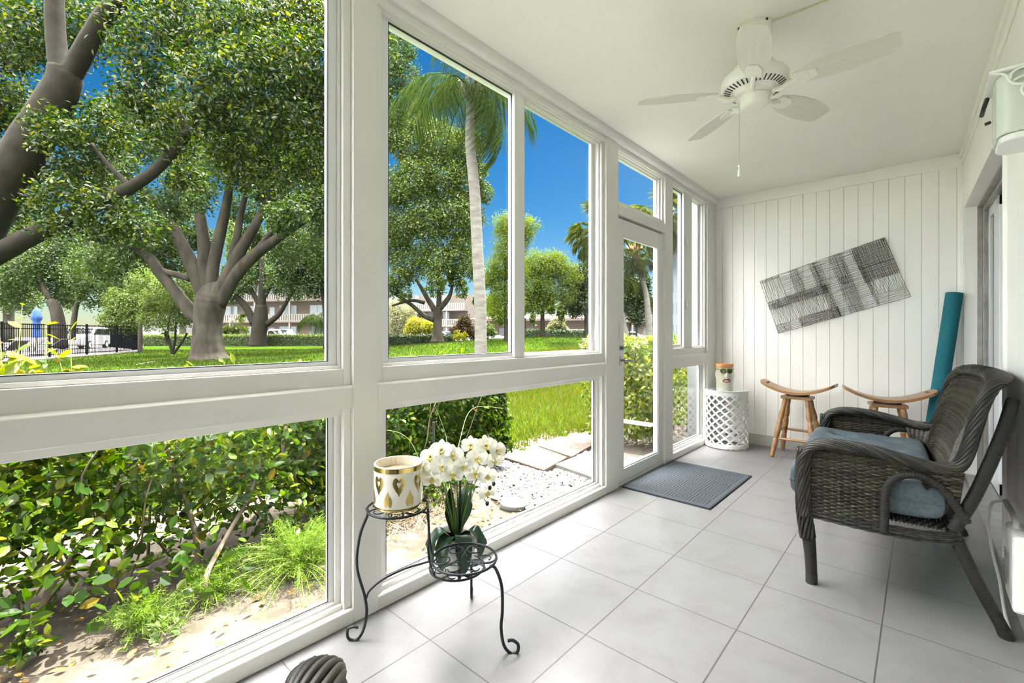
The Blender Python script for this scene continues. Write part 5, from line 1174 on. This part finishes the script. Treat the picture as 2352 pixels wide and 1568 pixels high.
def wicker_seat(name, label, cat, loc, rz, hw):
    r = empty(name, loc, rz, label, cat)
    X0 = 1.55
    half = [(1.215,-1,0,.30),(1.205,-1,0,.42),(1.203,-1,0,.52),(1.222,-1,0,.592),(1.275,-1,0,.628),(1.35,-1,0,.636),(1.45,-1,0,.628),(1.56,-1,.005,.606),(1.655,-1,.02,.588),(1.715,-1,.035,.602),(1.742,-1,.045,.665),(1.762,-1,.05,.755),(1.785,-1,.06,.85),(1.815,-1,.10,.912),(1.848,-1,.20,.934)]
    near = [(x-X0, -hw+d, z) for x,_,d,z in half]; mid = [(1.872-X0, 0, .94)]; far = [(x, -y, z) for x,y,z in near[::-1]]
    rim = spline(near+mid+far, 8)
    RD = dense(rim, .012)
    b = MB(); rope(b, RD, .035, .018, 13, 15, .0066); rope(b, RD, .018, .009, 5, -12, .009); b.build('braided_rim', W_BRAID, r, smooth=True)
    # outer second braid row hugging the rim below the arm
    # back panel : ruled between rim and rear seat line
    L_ = np.r_[0, np.cumsum(np.linalg.norm(np.diff(RD,axis=0),axis=1))]
    i0 = int(np.argmin(np.abs(RD[:len(RD)//2,0]-(1.60-X0)) + (RD[:len(RD)//2,2] < .55)*9)); i1 = len(RD)-1-i0
    nv = 62; ns = int((2*hw+.6)/.022)
    tt = np.linspace(L_[i0], L_[i1], ns*4); top = np.stack([np.interp(tt, L_, RD[:,k]) for k in range(3)],1)
    q = np.linspace(-1,1,ns*4); bx_ = np.where(np.abs(q)>.80, 1.655+(1-np.abs(q))/.2*.025, 1.68)+.03*(1-q*q) - X0
    bot = np.c_[bx_, q*(hw-.055), np.full(len(q), .385)]
    def surf(v):
        P = bot*(1-v)+top*v; P[:,0] += -.035*sin(pi*v) + .03*sin(pi*v)*np.abs(q)**3; return P
    S0 = [surf(v) for v in np.linspace(0,1,nv)]
    b = MB()
    for j in range(nv):
        P = S0[j]; D1 = np.gradient(P, axis=0); D2 = (S0[min(j+1,nv-1)]-S0[max(j-1,0)]); Nn = np.cross(D1, D2); Nn /= np.maximum(np.linalg.norm(Nn,axis=1,keepdims=True),1e-9)
        wavy(b, P, Nn, ns, j, .0035, .0052)
    b.build('back_weave', W_PANEL, r)
    b = MB()
    for k in range(0, ns*4, 4): b.tube(np.array([S0[j][min(k+2,ns*4-1)] for j in range(0,nv,3)]+[S0[-1][min(k+2,ns*4-1)]]), .003, 5)
    b.build('back_stakes', W_DARK, r)
    # arm side panels with arched opening
    HX = np.array([1.492,1.497,1.515,1.555,1.61,1.66,1.70,1.735,1.75])-X0; HZ = np.array([.33,.46,.515,.548,.552,.522,.468,.40,.35])
    for s, nm in ((-1,'arm_weave'),(1,'arm_weave')):
        b = MB(); y = s*(hw+.004); rr = near
        ax = np.array([p[0] for p in near[3:10]]); az = np.array([p[2] for p in near[3:10]])
        z = .335; j = 0
        while z < .628:
            x0 = 1.212-X0 if z < .56 else 1.212-X0+(z-.56)**2*9
            xr = 1.70-X0+ (z-.335)*.12; ok = np.linspace(x0, xr, 120); top_z = np.interp(ok, ax, az, left=az[0], right=.60); inside = (z < top_z-.012) & ~((ok > HX[0]) & (ok < HX[-1]) & (z < np.interp(ok, HX, HZ)))
            runs = []; st_ = None
            for i, f in enumerate(inside):
                if f and st_ is None: st_ = i
                if (not f or i == 119) and st_ is not None:
                    if i-st_ > 3: runs.append((ok[st_], ok[i-1] if not f else ok[i]));
                    st_ = None
            for a_, c_ in runs:
                n = max(4, int((c_-a_)/.005)); xx = np.linspace(a_, c_, n); off = .0042*np.sin(pi*xx/.024 + pi*j); b.tube(np.c_[xx, y+off, np.full(n, z)], .0046, 4, cap=False)
            z += .0078; j += 1
        b.build(nm, W_PANEL, r)
        b = MB()
        x = 1.222-X0
        while x < 1.72-X0:
            tz = float(np.interp(x, ax, az, left=az[0], right=.60))-.01
            zb = .33 if not (HX[0] < x < HX[-1]) else float(np.interp(x, HX, HZ))
            if tz > zb: b.tube([(x,y,zb),(x,y,tz)], .0032, 5)
            x += .024
        b.build('arm_stakes', W_DARK, r)
        # wrapped arch
        b = MB(); P = [(HX[0], y, .30)]+[(a_, y, c_) for a_, c_ in zip(HX[:-1], HZ[:-1])]; wrapped(b, P, .0165, .010, 10, .09); b.build('arch_wrap', W_DARK, r, smooth=True)
        # front leg: braided top then wrapped
        b = MB(); yl = s*(hw-.002); P = spline([(1.212-X0,yl,.60),(1.207-X0,yl,.45),(1.212-X0,yl,.31),(1.226-X0,yl,.20)],8); rope(b, dense(P,.012), .030, .026, 11, 12, .0066); b.tube(P, .024, 8)
        b.build('front_leg_braid', W_BRAID, r, smooth=True)
        b = MB(); wrapped(b, [(1.222-X0,yl,.26,.029),(1.229-X0,yl,.20,.026),(1.236-X0,yl,.12,.0235),(1.240-X0,yl,.035,.022)], 0, .005, 12, .04); b.build('leg', W_DARK, r, smooth=True)
        b = MB(); b.tube([(1.240-X0,yl,.04),(1.240-X0,yl,.0)], .0235, 12); b.build('foot_cap', BLACK, r, smooth=SM)
        # rear leg, rear post
        b = MB(); wrapped(b, [(1.70-X0,s*(hw-.02),.345,.022),(1.76-X0,s*(hw-.015),.19,.021),(1.836-X0,s*(hw-.01),.02,.020)], 0, .005, 12, .05); b.build('leg', W_DARK, r, smooth=True)
        b = MB(); b.tube([(1.832-X0,s*(hw-.01),.03),(1.842-X0,s*(hw-.01),.0)], .022, 12); b.build('foot_cap', BLACK, r, smooth=SM)
        b = MB(); wrapped(b, [(1.70-X0,s*(hw-.005),.36,.021),(1.765-X0,s*(hw-.02),.52,.021),(1.835-X0,s*(hw-.05),.74,.021),(1.872-X0,s*(hw-.10),.87,.019)], 0, .0055, 12, .07); b.build('rear_post', W_DARK, r, smooth=True)
    # apron all round + seat deck
    b = MB()
    for k, z in enumerate((.298,.306,.314,.322,.330,.338)):
        P = dense(spline([(1.72-X0,-hw,z+.015),(1.60-X0,-hw-.003,z-.004),(1.45-X0,-hw-.003,z-.008),(1.24-X0,-hw-.003,z)],6),.008); n = len(P); o_ = .0035*np.sin(np.arange(n)*pi/3+pi*k)
        b.tube(P+np.c_[0*o_, o_, 0*o_], .0046, 5); P2 = P.copy(); P2[:,1] *= -1; b.tube(P2+np.c_[0*o_, o_, 0*o_], .0046, 5)
        yy = np.linspace(-hw,hw,int(2*hw/.008)); o_ = .0035*np.sin(np.arange(len(yy))*pi/3+pi*k); b.tube(np.c_[1.212-X0+o_, yy, np.full(len(yy),z)], .0046, 5); b.tube(np.c_[1.70-X0+o_, yy, np.full(len(yy),z+.01)], .0046, 5)
    b.build('apron', W_BRAID, r)
    b = MB()
    x = 1.23-X0; j = 0
    while x < 1.70-X0:
        n = int(2*hw/.012); yy = np.linspace(-hw+.01,hw-.01,n); b.tube(np.c_[np.full(n,x), yy, .352+.0035*np.sin(np.arange(n)*pi/2.5+pi*j)], .006, 4); x += .0125; j += 1
    b.build('seat_deck', W_DARK, r)
    return r
wicker_seat('wicker_loveseat', 'dark brown wicker loveseat with braided rim standing against the right wall', 'loveseat', (1.542,2.985,0), radians(3.2), .555)
wicker_seat('wicker_armchair', 'dark wicker armchair of which only the braided arm end shows at bottom left', 'armchair', (1.095,-.135,0), radians(-25.5), .34)

# ---------------------------------------------------------------- tufted cushion
DEN = pmat('slate_blue_linen', (.085,.115,.135), .9, noise=.3, nscale=90, col2=(.12,.155,.175), bump=.5, bscale=420, stretch=(1,1,1), spec=.2)
cu = empty('seat_cushion', (1.408,2.978,.358), radians(3.2), label='slate blue tufted cushion lying on the wicker loveseat', cat='cushion')
b = MB(); nx, ny = 61, 121; hx, hy, hz = .262, .528, .085
u_, v_ = np.meshgrid(np.linspace(-1,1,nx), np.linspace(-1,1,ny), indexing='ij')
tx = [-.36,.42]; ty = [-.75,-.25,.25,.75]
def rnd(a): return np.sign(a)*(1-(1-np.abs(a))**1.6)
px = hx*np.sin(u_*pi/2)**1; py = hy*np.sign(v_)*np.abs(np.sin(v_*pi/2))
pr_ = (1-np.abs(u_)**4.5)**.5*(1-np.abs(v_)**9)**.5
th = hz*pr_
dim = np.zeros_like(th)
for a_ in tx:
    for c_ in ty: d2_ = ((px/hx-a_)*hx)**2+((py/hy-c_)*hy)**2; dim += .045*np.exp(-d2_/.0012)+.034*np.exp(-d2_/.010)
crease = sum(.008*np.exp(-((px/hx-a_)*hx)**2/.0002) for a_ in tx)*0
fold = .006*np.sin(px*38+py*7)*np.sin(py*19)
zt_ = hz + th*1.0 - dim*pr_ + fold*pr_; zt_ += .02*np.clip(-u_,0,1)*pr_
zb_ = hz - th*.95
V = np.concatenate([np.stack([px,py,zt_],-1).reshape(-1,3), np.stack([px,py,zb_],-1).reshape(-1,3)])
V[:,2] = np.maximum(V[:,2], .006)
i = np.arange(nx-1)[:,None]; j = np.arange(ny-1)[None,:]; Q = np.stack([i*ny+j,(i+1)*ny+j,(i+1)*ny+j+1,i*ny+j+1],-1).reshape(-1,4)
b.add(V, np.concatenate([Q, (Q+nx*ny)[:,::-1]])); b.build('cushion_body', DEN, cu, smooth=True)
b = MB(); oc = [(px[i_,j_], py[i_,j_]) for i_,j_ in [(i_,0) for i_ in range(nx)]+[(nx-1,j_) for j_ in range(ny)]+[(i_,ny-1) for i_ in range(nx)][::-1]+[(0,j_) for j_ in range(ny)][::-1]]
P = np.array([(x,y,hz) for x,y in oc]); keep_ = np.r_[True, np.linalg.norm(np.diff(P,axis=0),axis=1) > 1e-4]; P = P[keep_]; P = P[:-1] if np.linalg.norm(P[0]-P[-1])<1e-4 else P; b.tube(P, .0045, 6, closed=True); b.build('piping', DEN, cu, smooth=True)
b = MB()
for a_ in tx:
    for c_ in ty: b.sphere((a_*hx, c_*hy, hz*1.16), .012, 7, sc=(1,1,1)) if False else b.lathe([(.001,.008),(.008,.006),(.012,0),(.008,-.004)], c=(a_*hx,c_*hy,hz*1.15), n=12)
b.build('tuft_buttons', DEN, cu, smooth=True)
# ================================================================ three-tier iron plant stand
IRON = pmat('black_iron', (.018,.022,.028), .45, metal=.5)
c1 = np.array((.233,.933,.498)); c2 = np.array((.470,1.040,.352)); c3 = np.array((.300,1.155,.222)); Rt = .110
ps = empty('plant_stand', (.33,1.04,0), label='black wrought-iron tiered plant stand with scrolled round trays and curled feet', cat='plant stand')
off = lambda V: V - np.array((.33,1.04,0))
def ringpts(c, R_, n=40): return [(c[0]+R_*cos(a), c[1]+R_*sin(a), c[2]) for a in np.linspace(0,2*pi,n,endpoint=False)]
def tray(c, R_, rot):
    b = MB(); b.tube(ringpts(c,R_), .0042, 8, closed=True)
    for k in range(6):
        a = rot+k*pi/3; u = np.array((cos(a),sin(a),0)); v = np.array((-sin(a),cos(a),0)); s_ = 1 if k%2 else -1; P = []
        for t in np.linspace(0,1,26):
            th = t*2*pi*1.15; rr = R_*.30*(1-.55*t); P.append(c + u*(R_*.67) + (u*cos(th)+v*sin(th)*s_)*rr + u*0 - np.array((0,0,.003)))
        b.tube(P, .0022, 6)
        P = spline([c+u*R_*.985, c+u*R_*.8+v*s_*R_*.28, c+u*R_*.40+v*s_*R_*.22, c+u*.18*R_],6); b.tube(P-np.array((0,0,.004)), .0024, 6)
    b.build('tray', IRON, ps, smooth=True, xf=off)
tray(c1, Rt*.97, .3); tray(c2, Rt, .8); tray(c3, Rt*.95, .1)
def wire(name, pts, r=.0052, parent=ps):
    b = MB(); b.tube(spline(pts,10), r, 8); return b.build(name, IRON, parent, smooth=True, xf=off)
def curl(foot, d, z=0.0, R_=.026):
    """little scroll at floor in vertical plane of direction d"""
    d = np.array((d[0],d[1],0.)); d /= np.linalg.norm(d)
    return [np.array(foot)+d*R_*sin(a)*1.0+np.array((0,0,R_-R_*cos(a)))+d*0 for a in np.linspace(.1,pi*1.45,8)]
def lv(a): a = np.array(a, float); return a
lft = lv(at(812,1472,1.654)); lft[2] = .006
dA = (c1-c2)[:2]
wire('leg', [c1+lv((-.072,-.083,-.002)), lv(at(845,1180,1.64)), lv(at(827,1230,1.64)), lv(at(820,1300,1.645)), lv(at(838,1370,1.65)), lv(at(842,1410,1.65)), lv(at(833,1450,1.65)), lv(at(818,1469,1.652)), lv(at(800,1465,1.652)), lv(at(799,1445,1.652)), lv(at(812,1439,1.652)), lv(at(823,1441,1.652))])
wire('leg', [lv(at(1124,1299,1.56)), lv(at(1138,1305,1.56)), lv(at(1152,1345,1.57)), lv(at(1154,1400,1.58)), lv(at(1151,1440,1.585)), lv(at(1157,1480,1.587)), lv(at(1173,1500,1.587)), lv(at(1188,1497,1.587)), lv(at(1190,1480,1.587)), lv(at(1178,1470,1.587)), lv(at(1166,1471,1.587))], .0056)
wire('leg', [c3+lv((-.03,.098,0)), c3+lv((-.06,.13,-.03)), c3+lv((-.07,.14,-.10)), c3+lv((-.055,.125,-.165)), c3+lv((-.07,.14,-.212)), c3+lv((-.095,.165,-.210)), c3+lv((-.10,.17,-.19))])
wire('connector', [c1+lv((.05,.092,-.002)), lv(at(983,1172,1.65)), lv(at(985,1220,1.66)), lv(at(984,1270,1.66)), lv(at(990,1300,1.66)), lv(at(998,1319,1.64)), c3+lv((-.02,-.100,0))], .0042)
wire('connector', [lv(at(972,1176,1.60)), lv(at(982,1182,1.59)), lv(at(986,1230,1.58)), lv(at(990,1262,1.57)), lv(at(998,1278,1.56))], .0042)
wire('brace', [lv(at(841,1374,1.65)), lv(at(850,1355,1.655)), lv(at(880,1330,1.67)), lv(at(930,1306,1.70)), lv(at(975,1292,1.72)), lv(at(995,1287,1.73))], .0038)
b = MB(); b.tube([lv(at(1054,1244,1.645)), lv(at(1055,1300,1.645)), lv(at(1054,1326,1.645))], [.004,.004,.004], 8); b.lathe([(.004,.02),(.008,.008),(.006,-.004),(.001,-.022)], c=tuple(at(1054,1320,1.645)), n=12); b.build('finial', IRON, ps, smooth=True, xf=off)

# ================================================================ candle jar with gold hearts
cd = empty('candle_jar', tuple(c1+np.array((.003,.0,.0045))), radians(0), 'large cream candle jar printed with gold hearts, on the top tray of the stand', 'candle')
CER = pmat('cream_ceramic', (.72,.70,.62), .25, coat=.3); GOLD = pmat('mirror_gold', (.60,.46,.16), .14, metal=1)
Rj, Hj = .085, .158
b = MB(); b.lathe([(.001,0),(Rj-.012,0),(Rj-.004,.004),(Rj,.014),(Rj,Hj-.002),(Rj-.002,Hj),(Rj-.006,Hj-.001),(Rj-.006,.012),(.001,.012)], n=64); b.build('jar', CER, cd, smooth=SM)
b = MB(); b.lathe([(.001,.125),(Rj-.0062,.125)], n=48); b.build('wax', pmat('tan_wax',(.42,.30,.17),.5), cd)
b = MB()
for x, y in ((.02,0),(-.01,.02),(-.01,-.02)): b.tube([(x,y,.125),(x*.8,y*.8,.141)], .0014, 5)
b.build('wicks', CER, cd)
b = MB(); b.lathe([(Rj+.0006,Hj-.020),(Rj+.0006,Hj-.004)], n=64); b.lathe([(Rj-.0105,.0006),(Rj-.003,.005),(Rj+.0006,.014),(Rj+.0006,.017)], n=64); b.build('gold_band', GOLD, cd, smooth=True)
def heart(n=40):
    o = []
    for t in np.linspace(0,2*pi,n,endpoint=False): o.append((16*sin(t)**3/17, (13*cos(t)-5*cos(2*t)-2*cos(3*t)-cos(4*t))/17))
    return np.array(o)
def wrap_patch(b, outer, inner, a0, z0, w, h, R_):
    n = len(outer); V = []
    for k in (0,1/3,2/3,1):
        Q = outer*(1-k)+inner*k
        for x, y in Q: a = a0 + x*w/R_; V.append((R_*cos(a), R_*sin(a), z0+y*h))
    b.add(V, [(k*n+i, k*n+(i+1)%n, (k+1)*n+(i+1)%n, (k+1)*n+i) for k in range(3) for i in range(n)])
b = MB(); Hh = heart(); nH = 7
for k in range(nH):
    a = 2*pi*k/nH + .33; wrap_patch(b, Hh, Hh*.33+np.array((0,.10)), a, .097, .0225, .039, Rj+.0007)
    low = Hh.copy(); low = low*np.array((1,-1)); low[:,1] = np.minimum(low[:,1],1.0); wrap_patch(b, low*np.array((.95,1)), low*.02, a+pi/nH, .047, .0175, .033, Rj+.0007)
b.build('gold_hearts', GOLD, cd)

# ================================================================ potted artificial orchid
orx = c3 + np.array((.0,.0,.0045))
oc_ = empty('potted_orchid', tuple(orx), label='white orchid with dark green strap leaves in a white pot, on the lower tray', cat='potted plant')
b = MB(); b.lathe([(.001,0),(.048,0),(.056,.006),(.070,.05),(.077,.09),(.080,.125),(.077,.127),(.072,.12),(.068,.09),(.001,.09)], n=40); b.build('pot', pmat('white_pot',(.75,.75,.72),.35), oc_, smooth=SM)
b = MB(); b.lathe([(.001,.112),(.073,.108)], n=24); b.build('moss', pmat('dry_moss',(.10,.08,.04),.9,bump=1,bscale=80), oc_)
OL = pmat('orchid_leaf', (.012,.050,.022), .32, noise=.3, nscale=8, spec=.5)
def strap(P, w, n=18):
    S = spline(P, max(2,n//(len(P)-1))); t = np.linspace(0,1,len(S)); T = np.gradient(S,axis=0); T /= np.linalg.norm(T,axis=1,keepdims=True)
    side = np.cross(T, np.array([0,0,1.])+T*.0); nn = np.linalg.norm(side,axis=1,keepdims=True); side = np.where(nn>.2, side/np.maximum(nn,1e-6), side[[len(side)//4]]/max(nn[len(side)//4,0],1e-6)); up = np.cross(side, T)
    ww = w*np.sin(np.clip(t*.93+.07,0,1)*pi)**.55*(.75+.25*t); rows = []
    for f in (-1,-.5,0,.5,1): rows.append(S + side*(ww*f)[:,None] + up*(ww*.30*(abs(f)**1.5))[:,None])
    V = np.stack(rows,1); m_ = len(S); V2 = V - up[:,None,:]*.0018
    A = np.concatenate([V.reshape(-1,3), V2.reshape(-1,3)]); i = np.arange(m_-1)[:,None]; j = np.arange(4)[None,:]; Q = np.stack([i*5+j,(i+1)*5+j,(i+1)*5+j+1,i*5+j+1],-1).reshape(-1,4)
    b = MB(); b.add(A, np.concatenate([Q, (Q+m_*5)[:,::-1]])); return b
vw = np.array((CX,CY,0))-orx; vw[2]=0; vw /= np.linalg.norm(vw); rt_ = np.array((-vw[1],vw[0],0))   # towards camera / to the right in view
def loc_(r_, f_, z): return tuple(rt_*r_ + vw*f_ + np.array((0,0,z)))
for P, w in (([loc_(-.01,.0,.10),loc_(-.055,.03,.145),loc_(-.090,.045,.11),loc_(-.092,.055,.045)],.037), ([loc_(-.005,.01,.10),loc_(-.03,.055,.135),loc_(-.052,.085,.10),loc_(-.056,.095,.03)],.034),
             ([loc_(.005,.01,.10),loc_(.02,.06,.14),loc_(.024,.095,.09),loc_(.022,.10,.01)],.036), ([loc_(.01,.0,.10),loc_(.055,.04,.15),loc_(.084,.055,.11),loc_(.082,.065,.05)],.035),
             ([loc_(.01,0,.10),loc_(.03,.0,.17),loc_(.055,-.01,.24),loc_(.062,-.01,.31)],.042), ([loc_(-.01,0,.10),loc_(-.025,-.01,.17),loc_(-.035,-.02,.24),loc_(-.03,-.02,.29)],.036), ([loc_(.0,-.01,.10),loc_(.02,-.03,.18),loc_(.03,-.05,.25),loc_(.045,-.06,.29)],.028)):
    strap(P, w).build('leaf', OL, oc_, smooth=True)
SG = pmat('orchid_stem', (.10,.16,.03), .5); SD = pmat('dark_stem', (.015,.04,.03), .5)
for (a, f, z, dx) in ((-.07,.02,.36,-.02),(-.03,.03,.37,0),(.0,.01,.40,0),(.05,0,.40,.03),(.09,0,.37,.05)):
    b = MB(); b.tube(spline([loc_(dx*.2,0,.10), loc_(a*.3,f*.3,.2), loc_(a*.8,f,.32), loc_(a*1.3,f*1.3,z)],8), .0026, 6); b.build('flower_stem', SG, oc_, smooth=True)
for k in range(10):
    a = random.uniform(-.07,.07); b = MB(); b.tube(spline([loc_(a*.1,.01,.10), loc_(a*.6,.02,.22), loc_(a*1.1,.03,random.uniform(.30,.37))],8), .0016, 5); b.build('grass_stem', SG, oc_, smooth=True)
PET = pmat('white_petal', (.82,.82,.76), .55); 
def petal_mat():
    m, nt, out = new_mat('orchid_petal'); N = nt.nodes; L = nt.links; d = N.new('ShaderNodeBsdfDiffuse'); t = N.new('ShaderNodeBsdfTranslucent'); d.inputs[0].default_value = (.80,.80,.74,1); t.inputs[0].default_value = (.80,.80,.70,1)
    x = N.new('ShaderNodeMixShader'); x.inputs[0].default_value = .35; L.new(d.outputs[0],x.inputs[1]); L.new(t.outputs[0],x.inputs[2]); L.new(x.outputs[0],out.inputs[0]); return m
PET = petal_mat(); LIP = pmat('yellow_lip', (.66,.55,.14), .5)
def petal(b, ang, L0, w, cup, n=9, base=.004, rnd_=.8):
    V = []; c, s = cos(ang), sin(ang)
    for i in range(n):
        t = i/(n-1); r_ = base+L0*t; ww = w*math.sin(pi*min(1,(t*.86+.10)))**rnd_
        for f in (-1,-.5,0,.5,1):
            x = r_; y = ww*f; z = cup*(t*t*.6) + .15*ww*abs(f) + .0015*sin(f*5+t*6)
            V.append((x*c-y*s, x*s+y*c, z))
    i = np.arange(n-1)[:,None]; j = np.arange(4)[None,:]; b.add(V, np.stack([i*5+j,(i+1)*5+j,(i+1)*5+j+1,i*5+j+1],-1).reshape(-1,4))
fb = MB()
for a in (90,215,325): petal(fb, radians(a), .033, .0125, .004)
for a in (10,170): petal(fb, radians(a), .034, .022, .006, rnd_=.65)
lb = MB(); petal(lb, radians(270), .014, .006, .012); petal(lb, radians(300), .010, .006, .014); petal(lb, radians(240), .010, .006, .014); lb.sphere((0,.002,.006), .0045, 6)
f0 = None
spots = [(-.112,.03,.368,-.5,.0),(-.080,.055,.335,-.25,-.2),(-.088,.03,.408,-.3,.3),(-.048,.055,.378,0,.0),(-.052,.03,.432,-.1,.5),(-.015,.055,.352,.15,-.1),(-.014,.035,.412,.1,.2),(.018,.05,.375,.35,-.1),
         (.045,.0,.438,.0,.4),(.066,.03,.398,.1,.1),(.096,.02,.440,.35,.3),(.060,.04,.345,-.1,-.1),(.122,.02,.385,.5,.0),(.100,.03,.330,.3,-.2),(.100,.02,.268,.4,-.4),(.135,.0,.415,.7,.2)]
for x, f, z, yaw_, pit in spots:
    if f0 is None:
        f0 = fb.build('flower', PET, oc_, smooth=True); lb.build('lip', LIP, f0, smooth=True); o = f0
    else: o = copy_tree(f0, oc_)
    nrm = Vector(vw*cos(yaw_) + rt_*sin(yaw_) + np.array((0,0,.25+pit))).normalized(); q = nrm.to_track_quat('Z','Y').to_euler(); o.rotation_euler = q; o.location = loc_(x*1.15, f, z*1.03+.01); o.scale = [random.uniform(1.02,1.2)]*3
for (x, f, z) in ((-.13,.03,.31),(-.145,.03,.285),(-.115,.04,.285),(.125,.02,.30),(.14,.02,.315),(.115,.02,.24)):
    b = MB(); b.sphere(loc_(x,f,z), .0075, 7, sc=(1,1,1.3)); b.tube([loc_(x,f,z), loc_(x*.8,f,z+.035)], .0015, 5); b.build('bud', SD, oc_, smooth=True)
b = MB(); b.tube([loc_(.01,0,.10), loc_(.012,.0,.36), loc_(.012,0,.475)], .0045, 8); b.build('support_stake', SD, oc_, smooth=True)
